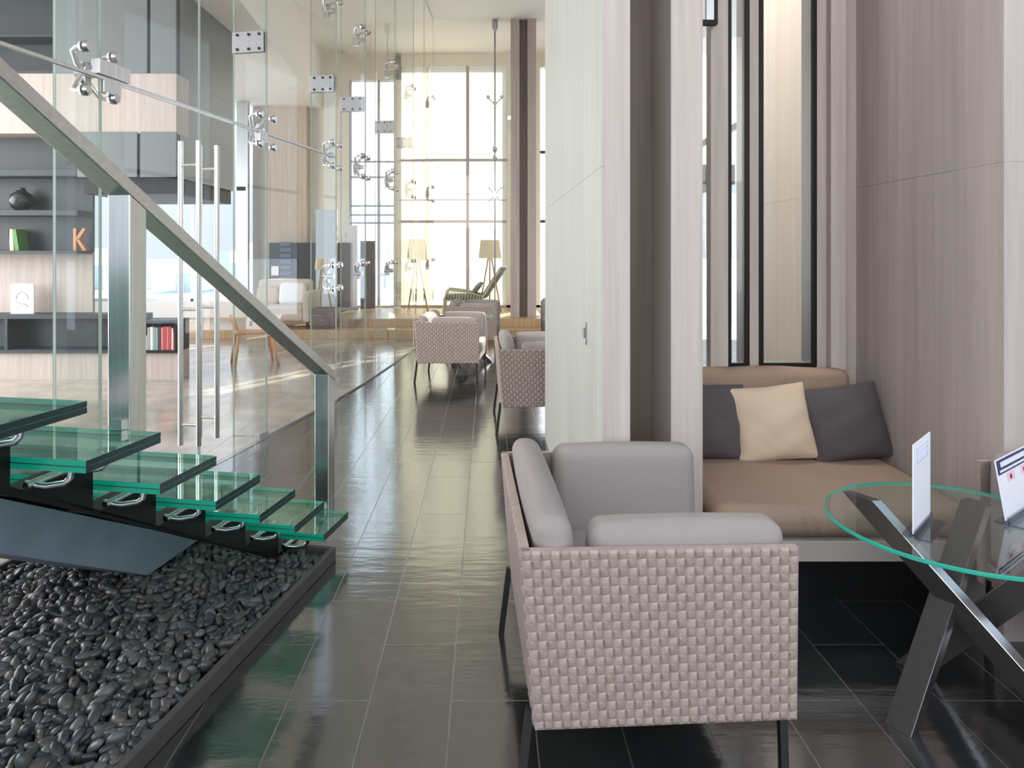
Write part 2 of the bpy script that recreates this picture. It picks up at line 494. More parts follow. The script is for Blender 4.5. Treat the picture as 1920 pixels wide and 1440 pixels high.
# corridor floor reaches the foot of the glass wall
poly = [(4.2, -3.0), (4.2, 11.3), (-1.005, 11.3)] + [(x, y) for x, y in reversed(WALL[:-1])] + [(-3.2, -3.0)]
struct(MB().prism(poly, 'z', -.08, 0).build('floor', M['slate']))
poly = [(-9, -3.0), (-3.2, -3.0)] + WALL[:-1] + [(-1.005, 11.3), (-1.005, 13.5), (-9, 13.5)]
struct(MB().prism(poly, 'z', -.08, 0).build('floor', M['stone_light']))
CZ, LZ = 5.5, 4.35
struct(MB().prism([(-2.85, -1.0), (2.6, -1.0), (2.6, 3.56), (1.02, 3.56), (1.02, 5.3), (5.0, 5.3), (5.0, 14.3), (-3.45, 14.3), (-3.0, 8.2)], 'z', CZ, CZ + .15).build('ceiling', M['ceiling']))  # strip beyond the right windows is an unseen overhang added to block sun
struct(MB().prism([(-9, 1.0), (-2.85, 1.0), (-2.9, 8.2), (-3.35, 13.4), (-3.4, 14.3), (-9, 14.3)], 'z', LZ, LZ + .12).build('ceiling', M['ceiling']))
struct(MB().prism([(-2.85, 1.0), (-2.9, 8.2), (-3.35, 13.4), (-3.4, 14.3), (-3.52, 14.3), (-3.47, 13.4), (-3.02, 8.2), (-2.97, 1.0)], 'z',
                  LZ + .12, CZ).build('ceiling_fascia', M['ceiling']))
# raised wooden platform at the far end, two steps
pf = MB()
pf.box(-6.5, .95, 11.3, 14.15, 0, .15)
struct(pf.build('floor', [M['wood_tan']], bevel=.006))
struct(B('floor', M['wood_tan'], -2.75, .95, 11.75, 14.15, .15, .29, bevel=.006))

# far wall, windows and blinds
FY = 14.2
fx = lambda px: (px - VX) * FY / F
fz = lambda py: H - (py - VY) * FY / F
wb = MB()
wb.box(fx(738), fx(752), FY, FY + .2, .29, CZ)              # post left of the blinds
wb.box(fx(752), 2.6, FY, FY + .2, fz(125), CZ)              # header over the blinds
wb.box(fx(950), fx(1013), FY, FY + .2, .29, fz(125))
wb.box(fx(752), 2.6, FY, FY + .2, .0, .34)
wb.box(fx(582), fx(752), FY, FY + .2, fz(150), CZ)
wb.box(fx(582), fx(655), FY, FY + .2, .0, fz(150))
wb.box(fx(655), fx(738), FY, FY + .2, .0, .33)
struct(wb.build('wall_back', M['cream']))
struct(B('wall_back', M['wood_beige'], fx(483), fx(582), FY - .3, FY, .15, LZ))
fr = MB()
fr.box(fx(874), fx(880), FY - .06, FY - .01, .34, fz(125))
for y0, y1 in ((298, 303), (413, 418)):
    fr.box(fx(752), fx(950), FY - .04, FY - .01, fz(y1), fz(y0))
fr.box(fx(752), fx(950), FY - .03, FY - .01, fz(376), fz(374))
fr.box(fx(752), fx(950), FY - .04, FY - .01, fz(579), fz(573))
struct(fr.build('window_frame', M['wood_mid']))
for i, (a, b) in enumerate(((752, 874), (880, 950))):
    o = B('roller_blind', M['blind'], fx(a), fx(b), FY + .03, FY + .034, .34, fz(126))
    tag(o, ['wide cream roller blind glowing in the left half of the far window', 'narrow cream roller blind glowing behind the far floor lamp'][i], 'blind',
        'cream roller blinds on the far window')
    struct(B('window_%d' % (1 + i), M['winglass'], fx(a), fx(b), FY + .10, FY + .112, .34, fz(125)))
fr = MB()
for px in (657, 710):
    fr.box(fx(px) - .025, fx(px) + .025, FY, FY + .08, .33, fz(150))
for py in (303, 332, 386, 403, 418):
    fr.box(fx(657), fx(738), FY, FY + .06, fz(py) - .018, fz(py) + .018)
struct(fr.build('window_frame', M['greymetal']))
struct(B('window_3', M['winglass'], fx(655), fx(738), FY + .10, FY + .112, .33, fz(150)))
fr = MB()
for py in (62, 285, 415):
    fr.box(fx(1013), fx(1060), FY, FY + .05, fz(py) - .03, fz(py) + .03)
struct(fr.build('window_frame', M['darkgrey']))
# left facade beside the far wall
fa = MB()
fa.box(-9, fx(483), 13.5, 13.62, 0, .46)
struct(fa.build('wall_left', M['white']))
fr = MB()
for px in (150, 268, 360, 454):
    X = (px - VX) * 13.5 / F
    ww = .11 if px == 454 else .03
    fr.box(X - ww, X + ww, 13.5, 13.6, .46, LZ)
fr.box(-9, fx(483), 13.5, 13.6, .46, .52)
fr.box(-9, fx(483), 13.5, 13.6, 2.62, 2.70)
struct(fr.build('window_frame', M['greymetal']))

# far pillar
pl = MB()
pl.box(.40, .55, 12.1, 12.35, .15, CZ); pl.box(.69, .84, 12.1, 12.35, .15, CZ)
struct(pl.build('pillar', M['wood_mid']))
struct(B('pillar', M['wood_dark'], .55, .69, 12.2, 12.35, .15, CZ))

# right side: pillar, slot, fin, alcove
JZ = 1.73


def clad(name, mat, x0, x1, y0, y1, z0=0, z1=CZ, joint=True):
    m = MB()
    if joint:
        m.box(x0, x1, y0, y1, z0, JZ - .0012); m.box(x0, x1, y0, y1, JZ + .0012, z1)
        m.box(x0 + .0015, x1 - .0015, y0 + .0015, y1 - .0015, JZ - .003, JZ + .003)
    else:
        m.box(x0, x1, y0, y1, z0, z1)
    return struct(m.build(name, mat, bevel=0 if joint else .003))


clad('pillar', M['wood_cool_lit'], .431, .441, 2.632, 5.24)
clad('pillar', M['wood'], .4412, .54, 2.63, 5.24, joint=False)
clad('wall_slot', M['wood_dark'], .54, .84, 3.0, 3.5, joint=False)
clad('pillar', M['wood'], .712, .837, 2.7, 3.0, joint=False)
clad('wall_right', M['wood_mid'], 1.86, 2.6, 2.5, 3.57)
clad('wall_right', M['wood_out'], 1.86, 2.6, 3.572, 4.95)
AY = 3.5
ax = lambda px: (px - VX) * AY / F
m = MB()
m.box(.84, 1.859, AY, AY + .06, 0, .82)
m.box(.84, 1.02, AY, AY + .06, .82, CZ)
m.box(ax(1405), ax(1423), AY, AY + .05, .82, CZ)
struct(m.build('wall_alcove', M['wood_mid'], bevel=.002))
m = MB()
m.box(ax(1330), ax(1363), AY - .02, AY + .05, .82, CZ)
struct(m.build('wall_alcove', M['wood'], bevel=.002))
struct(B('wall_alcove', M['wood_mid'], ax(1530), ax(1550), AY, AY + .06, .82, CZ))
struct(B('wall_alcove', M['wood'], ax(1549), ax(1577), AY - .05, AY + .06, .82, CZ, bevel=.002))
struct(B('wall_alcove', M['wood_mid'], ax(1577), 1.859, AY, AY + .06, .82, CZ))


def winframe(n, x0, x1, z0, z1, t=.022):
    m = MB()
    for a in ((x0, x0 + t, z0, z1), (x1 - t, x1, z0, z1), (x0 + t, x1 - t, z0, z0 + t * .8)):
        m.box(a[0], a[1], AY - .005, AY + .016, a[2], a[3])
    f = struct(m.build('window_frame', M['black']))
    m = MB(); m.box(x1 - t, x1 - .004, AY + .0165, AY + .12, z0, z1); m.box(x0 + .004, x1 - t, AY + .0165, AY + .12, z0 - .01, z0 + .012)
    struct(m.build('window_reveal', M['greymetal']))
    struct(B('window_%d' % n, M['winglass'], x0 + t, x1 - t, AY + .02, AY + .03, z0 + .018, z1))


winframe(4, ax(1363), ax(1405), .828, CZ)
winframe(5, ax(1423), ax(1531), .828, CZ)
struct(B('window_6', M['winglass'], 1.02, ax(1330), AY + .02, AY + .03, .82, CZ))
# top-hung sash seen high in the first slit
sash = MB()
zb = H + 430 * 3.42 / F
sx0, sx1 = (1321 - VX) * 3.42 / F, (1346 - VX) * 3.42 / F
sash.box(sx0 - .15, sx1, 3.42, 3.455, zb, zb + .022, 0); sash.box(sx1 - .016, sx1, 3.42, 3.455, zb + .022, CZ, 0)
sash.box(sx0 + .012, sx1 - .016, 3.425, 3.45, zb + .022, CZ, 1)
struct(sash.build('window_sash', [M['black'], M['greymetal']]))

# wood wall with tall clear windows on the right beyond the alcove
OPN = [(4.98, 6.55), (7.1, 8.6), (9.2, 10.6), (11.2, 12.7)]
fr = MB(); ya = 4.96
for y0, y1 in OPN + [(14.2, 14.2)]:
    fr.box(1.90, 2.02, ya, y0, 0, CZ)
    if y1 > y0:
        fr.box(1.90, 2.02, y0, y1, 4.35, CZ); fr.box(1.90, 2.02, y0, y1, 0, .12)
    ya = y1
struct(fr.build('wall_right', M['wood_mid']))
for k_, (y0, y1) in enumerate(OPN):
    struct(B('window_%d' % (70 + k_), M['winglass'], 1.96, 1.972, y0, y1, .12, 4.35))
    struct(B('window_frame', M['darkgrey'], 1.95, 1.985, y0, y1, 2.38, 2.43))

# ------------------------------------------------------------------ outside world
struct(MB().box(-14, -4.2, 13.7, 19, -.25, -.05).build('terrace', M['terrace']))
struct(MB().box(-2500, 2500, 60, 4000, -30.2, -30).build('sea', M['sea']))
struct(MB().box(1.0, 6, 5.6, 14, -.2, -.02).build('terrace', M['terrace']))
k = 0
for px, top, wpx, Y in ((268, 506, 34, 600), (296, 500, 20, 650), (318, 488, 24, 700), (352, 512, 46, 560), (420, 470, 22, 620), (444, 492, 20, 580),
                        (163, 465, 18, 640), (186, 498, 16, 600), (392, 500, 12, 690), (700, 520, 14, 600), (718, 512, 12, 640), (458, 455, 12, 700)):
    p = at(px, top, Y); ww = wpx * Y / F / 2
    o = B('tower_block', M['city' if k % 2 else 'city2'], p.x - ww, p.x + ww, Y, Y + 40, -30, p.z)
    tag(o, ['hazy tower block at the left edge of the distant skyline gap', 'hazy tower block in the second place of the far skyline'][0] if False else
        'pale hazy tower block far across the water, %s' % ['behind the second railing post', 'right of the railing post', 'tall one right of the post',
        'wide one behind the left door handle', 'tall slim one right of the door handles', 'low one beside the slim tower', 'tall one seen left of the post',
        'low one seen left of the post', 'behind the right door handle', 'left one in the far window', 'right one in the far window',
        'tallest at the beige pillar edge'][k], 'building', 'hazy skyline towers')
    k += 1
o = MB()
o.box(1.60, 1.895, 5.32, 6.1, 1.93, 2.08)
o = o.build('canopy', M['darkgrey'])
tag(o, 'dark grey canopy beam outside the narrow alcove windows', 'canopy')

# ------------------------------------------------------------------ glass wall
nwall = []


def seg_n(p, q):
    d = Vector((q[0] - p[0], q[1] - p[1])).normalized()
    return d, Vector((-d.y, d.x))       # n points to the left room


ROWS = [(.015, 2.30), (2.32, CZ)]
wn = 10
for i in range(len(WALL) - 1):
    p, q = Vector(WALL[i]), Vector(WALL[i + 1])
    d, n = seg_n(p, q)
    a, b = p + d * .004, q - d * .004
    if i in (2, 3):                      # the two glass doors
        rows = ROWS[1:]
    else:
        rows = [ROWS[0], ROWS[1]] if i < 5 else [(.015, CZ)]
    for z0, z1 in rows:
        zz0 = z0
        if i == 9 and z0 < .1: zz0 = .155
        struct(MB().pbox(a, b, n, .012, zz0, z1, 0, 1).build('window_%d' % wn, [M['clear'], M['edge']])); wn += 1
# channel along the head of the doors and the floor line
m = MB()
for i in range(0, 5):
    p, q = Vector(WALL[i]), Vector(WALL[i + 1]); d, n = seg_n(p, q)
    m.pbox(p, q, n, .016, 2.302, 2.318)
struct(m.build('trim_1', M['steel']))
m = MB()
for i in list(range(0, 2)) + list(range(4, 9)):
    p, q = Vector(WALL[i]), Vector(WALL[i + 1]); d, n = seg_n(p, q)
    m.pbox(p, q, n, .016, 0, .014)
struct(m.build('trim_2', M['steel']))
# glass across the far end of the corridor
FGY = 12.1
FJ = (928 - VX) * FGY / F
for a, b in ((-.952, FJ - .004), (FJ + .004, .398)):
    for z0, z1 in ((.30, 2.42), (2.44, 4.08), (4.09, CZ)):
        struct(MB().box(a, b, FGY - .006, FGY + .006, z0, z1, 0).build('window_%d' % wn, [M['winglass']])); wn += 1

# doors with bar handles
for j, (i, lab) in enumerate(((2, 'left'), (3, 'right'))):
    p, q = Vector(WALL[i]), Vector(WALL[i + 1]); d, n = seg_n(p, q)
    root = thing('door_%d' % (j + 1), '%s frameless glass door leaf with a pair of long steel bar handles' % lab, 'door', (p.x, p.y, 0), math.atan2(d.y, d.x))
    root['kind'] = 'structure'
    L = (q - p).length
    MB().pbox((.006, 0), (L - .006, 0), (0, 1), .012, .01, 2.296, 0, 1).build('door_leaf', [M['clear'], M['edge']], root)
    hx = L - .10 if j == 0 else .10
    hz0, hz1 = (.20, 2.10)
    hd = MB()
    for sgn in (-1, 1):
        hd.tube([(hx, sgn * .062, hz0), (hx, sgn * .062, hz1)], .0165, 14)
    for z in (.33, 1.95, 1.05):
        hd.tube([(hx, -.062, z), (hx, .062, z)], .010, 10)
    hd.build('handle', M['steel'], root, smooth=True, autosmooth=40)
    px = 0.005 if j == 0 else L - .135
    pt = MB()
    pt.box(px, px + .13, -.02, .02, 2.235, 2.30)
    pt.build('patch_fitting', M['steel'], root, bevel=.002)
    pt = MB(); pt.box(px, px + .13, -.02, .02, .0, .06)
    pt.build('patch_fitting', M['steel'], root, bevel=.002)
p = Vector(WALL[2]); d, n = seg_n(WALL[2], WALL[3])
tp = MB().box(-.03, .20, -.024, .024, 2.322, 2.40).build('transom_patch', M['steel'], None, bevel=.003, loc=(p.x, p.y, 0))
tp.rotation_euler = (0, 0, math.atan2(d.y, d.x))
tag(tp, 'steel patch fitting above the head of the left glass door', 'patch fitting')

# glass fins behind the joints, with bolted splice plates
FINS = {2: .27, 4: .27, 5: .25, 6: .27, 7: .25, 8: .25}
names = {2: 'nearest, at the hinge side of the left door', 4: 'at the hinge side of the right door', 5: 'first beyond the doors',
         6: 'second beyond the doors', 7: 'third beyond the doors', 8: 'fourth beyond the doors'}
JD = {}
for i in range(len(WALL)):
    p = Vector(WALL[i]); a = Vector(WALL[max(i - 1, 0)]); b = Vector(WALL[min(i + 1, len(WALL) - 1)])
    d = (b - a).normalized(); JD[i] = (p, d, Vector((-d.y, d.x)), math.atan2(d.y, d.x))
for i, dep in FINS.items():
    p, d, n, ang = JD[i]
    root = thing('glass_fin', 'greenish glass fin bracing the glass wall, %s' % names[i], 'glass fin', (p.x, p.y, 0), ang, 'glass fins of the wall')
    MB().box(-.0095, .0095, .012, dep, .0, CZ, 0, 0).build('fin_glass', [M['finglass']], root)
    e = MB().box(-.0095, .0095, dep, dep + .003, 0, CZ); e.build('fin_edge', M['edge'], root)
    if i != 2:
        pm = MB()
        for sg in (-1, 1):
            pm.box(min(sg * .0095, sg * .0195), max(sg * .0095, sg * .0195), .014, dep + .004, 2.93, 3.09)
        sp = pm.build('splice_plate', M['greymetal'], root, bevel=.002)
        for yy in (.05, dep / 2, dep - .04):
            for zz in (2.955, 3.065):
                MB().tube([(-.028, yy, zz), (.028, yy, zz)], .011, 8).build('bolt', M['black'], sp, smooth=True, autosmooth=40)


def spider(name_label, loc, ang, arms, group='spider fittings'):
    """hub behind the glass, arms reaching to clamp discs on the corners of four panes"""
    root = thing('spider_fitting', name_label, 'spider fitting', loc, ang, group)
    hb = MB()
    hb.tube([(0, .02, 0), (0, .13, 0)], [.024, .03], 12)
    hb.box(-.02, .02, .07, .13, -.06, .06)
    hb.build('hub', M['chrome'], root, smooth=True, autosmooth=40)
    for (dx, dz) in arms:
        am = MB()
        am.tube([(0, .09, 0), (dx * .45, .10, dz * .45), (dx * .9, .085, dz * .9), (dx, .055, dz), (dx, .008, dz)], [.016, .014, .012, .012, .012], 10)
        a = am.build('arm', M['chrome'], root, smooth=True, autosmooth=50)
        dm = MB()
        dm.tube([(dx, .007, dz), (dx, .024, dz)], [.031, .026], 14)
        dm.tube([(dx, -.007, dz), (dx, -.024, dz)], [.031, .022], 14)
        dm.build('clamp_disc', M['chrome'], a, smooth=True, autosmooth=40)
    return root


A4 = [(-.10, -.11), (.10, -.11), (-.10, .11), (.10, .11)]
A2 = [(-.10, .11), (.10, .11)]
jn = {2: 'joint beside the left door', 4: 'joint beside the right door', 5: 'first joint beyond the doors', 6: 'second joint beyond the doors',
      7: 'third joint beyond the doors', 8: 'fourth joint beyond the doors', 9: 'fifth joint beyond the doors', 10: 'far corner of the glass wall'}
for i in (2, 4, 5, 6, 7, 8, 10):
    p, d, n, ang = JD[i]
    spider('chrome spider fitting at door-head height on the %s' % jn[i], (p.x, p.y, 2.33 if i != 10 else 2.43), ang, A4 if i != 10 else [(-.1, -.12), (-.1, .12), (.03, .12), (.03, -.12)])
for i in (5, 6, 7, 8, 10):
    p, d, n, ang = JD[i]
    spider('chrome two-armed spider fitting high up on the %s' % jn[i], (p.x, p.y, 3.70 if i < 10 else 4.0), ang, A2)
    spider('chrome spider fitting at waist height on the %s' % jn[i], (p.x, p.y, 1.18), ang, A2 if i != 5 else A4)
spider('chrome X-shaped spider fitting on the joint of the far cross glass', (FJ, FGY, 2.43), 0, [(-.12, -.14), (.12, -.14), (-.12, .14), (.12, .14)])
spider('chrome Y-shaped spider fitting high on the joint of the far cross glass', (FJ, FGY, 4.02), 0, [(-.12, .11), (.12, .11)])
rod = thing('tension_rod', 'thin dark steel rod with couplings down the joint of the far cross glass', 'rod', (FJ, FGY + .09, .29))
MB().tube([(0, 0, 0), (0, 0, CZ - .29)], .013, 8).build('rod', M['greymetal'], rod, smooth=True)
MB().lathe([(.012, 2.72), (.04, 2.75), (.04, 2.80), (.014, 2.84), (.014, 2.88), (.04, 2.92), (.04, 2.97), (.012, 3.0)], 12).build('coupling', M['greymetal'], rod)
MB().lathe([(.012, 5.0), (.05, 5.06), (.05, 5.2), (.012, 5.21)], 12).build('top_fitting', M['greymetal'], rod)

# ------------------------------------------------------------------ staircase (local x = across, y = along the flight, going down away from us)
O = (-1.295, 0, 0)
st = thing('glass_staircase', 'staircase with thick green glass treads on a dark stringer above the pebble bed', 'staircase', O, -PHI)
NT = 9
S0, GO, RI, Z0 = 3.094, .276, .146, .165
WT = -1.25
tread_me = None
for kx in range(NT):
    s0 = S0 - GO * kx; z = Z0 + RI * kx
    tm = MB()
    y0, y1 = 0.0, GO + .004
    for a, b in ((-.030, -.0165), (-.0135, 0)):
        vs = [(WT, y0, a), (0, y0, a), (0, y1, a), (WT, y1, a), (WT, y0, b), (0, y0, b), (0, y1, b), (WT, y1, b)]
        fs = [(0, 3, 2, 1), (4, 5, 6, 7), (0, 1, 5, 4), (1, 2, 6, 5), (2, 3, 7, 6), (3, 0, 4, 7)]
        tm.add(vs, fs, [0, 0, 1, 2, 1, 2])
    vs = [(WT, y0 + .001, -.0165), (-.001, y0 + .001, -.0165), (-.001, y1 - .001, -.0165), (WT, y1 - .001, -.0165)]
    vs += [(x, y, -.0135) for x, y, _ in vs]
    tm.add(vs, [(0, 1, 5, 4), (1, 2, 6, 5), (2, 3, 7, 6)], 3)
    if tread_me is None:
        t = tm.build('tread', [M['tread'], M['treadedge'], M['treadside'], M['interlayer']], st); tread_me = t.data
    else:
        t = bpy.data.objects.new('tread', tread_me); COL.objects.link(t); t.parent = st
    t.location = (0, s0, z)
# stepped stringer plate
prof = []
yl = lambda s: .40 + .545 * (2.476 - s)       # lower edge of the plate
top = []
for kx in range(NT):
    s0 = S0 - GO * kx; z = Z0 + RI * kx - .10
    top += [(s0 + GO, z), (s0, z)]
top += [(S0 - GO * NT + GO - .0, Z0 + RI * (NT - 1) - .05)]
sN = S0 - GO * (NT - 1)
prof = [(S0 + GO, .045)] + top + [(sN, yl(sN))] + [(3.10, .045)]
m = MB().prism(prof, 'x', -.30, -.215)
m.build('stringer_plate', M['black'], st)
m = MB().prism(prof, 'x', -1.15, -1.07)
m.build('stringer_plate', M['black'], st)
# sloping box beam that lands on the pebbles
bz = lambda s, o: o + .5555 * (2.80 - s)
b0 = .055
sA = 2.82                                      # lower corner nearest to us
Z1 = lambda s: .055 + .555 * (sA - s)
Z2 = lambda s: .055 + .555 * (sA + .45 - s)
tl = 1.0
m = MB().prism([(sA, .055), (sA + .45, .055), (tl, Z2(tl)), (tl, Z1(tl))], 'x', -1.02, -.66)
m.build('support_beam', M['slab'], st, bevel=.004)
# chrome brackets on the side of the plate that carry the treads
bm_me = None
for kx in range(NT):
    s0 = S0 - GO * kx; z = Z0 + RI * kx
    if bm_me is None:
        m = MB()
        for yy in (.075, .20):
            m.tube([(-.225, yy - .02, -.085), (-.17, yy - .01, -.092), (-.125, yy, -.085), (-.11, yy, -.07), (-.108, yy, -.036)], .0085, 10)
            m.tube([(-.108, yy, -.042), (-.108, yy, -.0305)], [.012, .026], 14)
        m.tube([(-.205, .035, -.085), (-.205, .225, -.085)], .0095, 10)
        b_ = m.build('tread_bracket', M['chrome'], st, smooth=True, autosmooth=40); bm_me = b_.data
    else:
        b_ = bpy.data.objects.new('tread_bracket', bm_me); COL.objects.link(b_); b_.parent = st
    b_.location = (0, s0, z)

# railing
rl = thing('stair_railing', 'brushed steel handrail on two square posts beside the glass stair', 'railing', O, -PHI)
PT = -.137
rb = lambda s: .802 + .5455 * (3.40 - s)        # underside of the rail
for kx in (0, 5):
    s0 = S0 - GO * kx + GO + .043; z = Z0 + RI * kx
    m = MB(); m.prism([(s0 - .036, z - .035), (s0 + .036, z - .035), (s0 + .036, rb(s0 + .036) + .002), (s0 - .036, rb(s0 - .036) + .002)], 'x', PT - .036, PT + .036)
    m.build('post', M['steel'], rl, bevel=.003)
    m = MB(); m.box(PT - .02, PT + .02, s0 - .05, s0 - .03, z + .001, z + .03)
    m.build('post_clamp', M['steel'], rl)
sE, sT = 3.455, .95
m = MB().prism([(sE, rb(sE)), (sE, rb(sE) + .046), (sT, rb(sT) + .046), (sT, rb(sT))], 'x', PT - .038, PT + .038)
m.build('top_rail', M['railsteel'], rl, bevel=.003)

# ------------------------------------------------------------------ pebble bed
tray = thing('pebble_tray', 'shallow dark metal tray edging the pebble bed on the slate floor', 'tray', O, -PHI)
S_F, S_N, T_L = 3.20, 1.45, -1.33
MB().box(T_L, -.02, S_N, S_F, 0.001, .016).build('tray_base', M['bed'], tray)
m = MB(); m.box(-.02, .004, S_N - .02, S_F + .02, .001, .062)
m.build('rim', M['rim'], tray, bevel=.003)
m = MB(); m.box(T_L - .02, -.02, S_F, S_F + .02, .001, .062)
m.build('rim', M['rim'], tray, bevel=.003)
m = MB(); m.box(T_L - .02, -.02, S_N - .02, S_N, .001, .062)
m.build('rim', M['rim'], tray, bevel=.003)
m = MB(); m.box(T_L - .02, T_L, S_N, S_F, .001, .062)
m.build('rim', M['rim'], tray, bevel=.003)


def ico(n):
    import bmesh
    bm = bmesh.new(); bmesh.ops.create_icosphere(bm, subdivisions=n, radius=1)
    v = np.array([x.co[:] for x in bm.verts]); f = [tuple(a.index for a in q.verts) for q in bm.faces]; bm.free()
    return v, f


V3, F3 = ico(3); V2, F2 = ico(2)
Rz = np.array([[math.cos(-PHI), -math.sin(-PHI), 0], [math.sin(-PHI), math.cos(-PHI), 0], [0, 0, 1]])


def rand_rot(tilt):
    a, b, c = rng.uniform(0, 2 * math.pi), rng.normal(0, tilt), rng.normal(0, tilt)
    return Matrix.Rotation(a, 3, 'Z') @ Matrix.Rotation(b, 3, 'X') @ Matrix.Rotation(c, 3, 'Y')


pts = []
for layer, (sp, zc) in enumerate(((.0345, .030), (.038, .044))):
    nx = int((-.03 - T_L) / sp); ny = int((S_F - S_N) / (sp * .866))
    for j in range(ny):
        for i in range(nx):
            t = T_L + .022 + (i + .5 * (j % 2) + .33 * layer) * sp + rng.normal(0, sp * .13)
            s = S_N + .02 + (j + .5 * layer) * sp * .866 + rng.normal(0, sp * .13)
            if t > -.045 or t < T_L + .025 or s > S_F - .022 or s < S_N + .02: continue
            if layer == 1 and rng.random() < .36: continue
            sc = float(np.clip(rng.normal(1, .17), .68, 1.45))
            ax3 = (.0235 * sc * rng.uniform(.9, 1.15), .0165 * sc * rng.uniform(.9, 1.1), .0115 * sc * rng.uniform(.85, 1.2))
            wpt = Rz @ np.array([t, s, 0]) + np.array(O)
            pts.append((layer, t, s, zc + rng.normal(0, .003), ax3, rand_rot(.58), wpt))
def vis(p):
    X, Y = p[6][0], p[6][1]
    if Y < .5: return False
    px = VX + F * X / Y; py = VY + F * (H - p[3]) / Y
    return 0 < px < 1920 and py < 1436
cand = [p for p in pts if p[0] == 1 and vis(p)]
cand.sort(key=lambda p: p[6][1] ** 2 / (p[4][0] * p[4][1]))
near = set(id(p) for p in cand[:300])
shapes = []
for k in range(6):
    ph = rng.uniform(0, 6, 3); vv = V3.copy()
    r = 1 + .07 * np.sin(2.1 * vv[:, 0] + ph[0]) + .06 * np.sin(2.7 * vv[:, 1] + ph[1]) + .05 * np.sin(3.1 * vv[:, 2] + ph[2])
    vv *= r[:, None]
    for q in range(len(PEB)):
        me = bpy.data.meshes.new('pebble'); me.from_pydata(vv.tolist(), [], F3); me.materials.append(PEB[q])
        me.polygons.foreach_set('use_smooth', [True] * len(F3)); me.update(); shapes.append(me)
for p in cand[:300]:
    o = bpy.data.objects.new('pebble', shapes[int(rng.integers(len(shapes)))]); COL.objects.link(o)
    o.matrix_world = Matrix.Translation((p[6][0], p[6][1], p[3])) @ (Matrix.Rotation(-PHI, 3, 'Z') @ p[5]).to_4x4() @ Matrix.Diagonal((*p[4], 1))
    tag(o, 'smooth dark river pebble lying loose in the front of the bed', 'pebble', 'loose pebbles in the front of the bed')
VA = []; FA = []; MA = []
off = 0
F2a = np.array(F2)
for p in pts:
    if id(p) in near: continue
    R = np.array(p[5]); ph = rng.uniform(0, 6, 2)
    vv = V2 * (1 + .08 * np.sin(2.3 * V2[:, 0] + ph[0]) + .07 * np.sin(2.9 * V2[:, 1] + ph[1]))[:, None]
    vv = (vv * np.array(p[4])) @ R.T @ Rz.T + np.array([p[6][0], p[6][1], p[3]])
    VA.append(vv); FA.append(F2a + off); MA += [int(rng.integers(len(PEB)))] * len(F2); off += len(vv)
me = bpy.data.meshes.new('pebbles')
me.from_pydata(np.concatenate(VA).tolist(), [], np.concatenate(FA).tolist())
for q in PEB: me.materials.append(q)
me.polygons.foreach_set('material_index', MA); me.polygons.foreach_set('use_smooth', [True] * len(MA)); me.update()
o = bpy.data.objects.new('pebbles', me); COL.objects.link(o)
tag(o, 'mass of dark river pebbles filling the bed under the glass stair', 'pebbles', None, 'stuff')


# ------------------------------------------------------------------ woven armchair
def weave(P00, P10, P11, P01, n, nu, nv, hgt=.0065, sub=6, th=.022):
    """basket weave sheet on the quad P00..P01 (lower left, lower right, upper right, upper left), bulging along n"""
    P = [np.array(x, float) for x in (P00, P10, P11, P01)]; n = np.array(n, float)
    NU, NV = nu * sub, nv * sub
    u = np.linspace(0, 1, NU + 1); v = np.linspace(0, 1, NV + 1)
    U, Vv = np.meshgrid(u, v, indexing='ij')
    base = (P[0] * ((1 - U) * (1 - Vv))[..., None] + P[1] * (U * (1 - Vv))[..., None] + P[2] * (U * Vv)[..., None] + P[3] * ((1 - U) * Vv)[..., None])
    cu, cv = U * nu, Vv * nv
    iu, iv = np.minimum(np.floor(cu), nu - 1), np.minimum(np.floor(cv), nv - 1)
    fu, fv = cu - iu, cv - iv
    par = (iu + iv) % 2
    gu = 1 - np.abs(2 * fu - 1) ** 8
    gv = 1 - .22 * np.abs(2 * fv - 1) ** 6
    tilt = np.where(par == 0, .40 + .60 * fu, .88 - .34 * fu)
    h = gu * gv * tilt * (.8 + .2 * np.sin(np.pi * fv))
    edge = np.minimum(np.minimum(U, 1 - U) * nu, np.minimum(Vv, 1 - Vv) * nv)
    h = h * np.clip(edge * 3, 0, 1)
    front = base + n * (h * hgt)[..., None]
    mb = MB()
    vs = front.reshape(-1, 3).tolist()
    I = lambda i, j: i * (NV + 1) + j
    fs = []; ms = []
    for i in range(NU):
        for j in range(NV):
            fs.append((I(i, j), I(i + 1, j), I(i + 1, j + 1), I(i, j + 1)))
            ms.append(0 if ((i // sub) + (j // sub)) % 2 == 0 else 1)
    nvtx = len(vs)
    back = [P[k] - n * th for k in range(4)]
    vs += [tuple(b) for b in back]
    c = [I(0, 0), I(NU, 0), I(NU, NV), I(0, NV)]
    bb = [nvtx + k for k in range(4)]
    fs.append((bb[3], bb[2], bb[1], bb[0])); ms.append(1)
    lower = [I(i, 0) for i in range(NU + 1)]; right = [I(NU, j) for j in range(NV + 1)]
    upper = [I(i, NV) for i in range(NU, -1, -1)]; left = [I(0, j) for j in range(NV, -1, -1)]
    for edge_, a, b in ((lower, 0, 1), (right, 1, 2), (upper, 2, 3), (left, 3, 0)):
        fs.append(tuple(reversed(edge_)) + (bb[a], bb[b])); ms.append(0)
    # face winding: make the bulging side outward
    e1 = P[1] - P[0]; e2 = P[3] - P[0]
    if np.dot(np.cross(e1, e2), n) < 0: fs = [tuple(reversed(f)) for f in fs]
    mb.add(vs, fs, ms)
    return mb


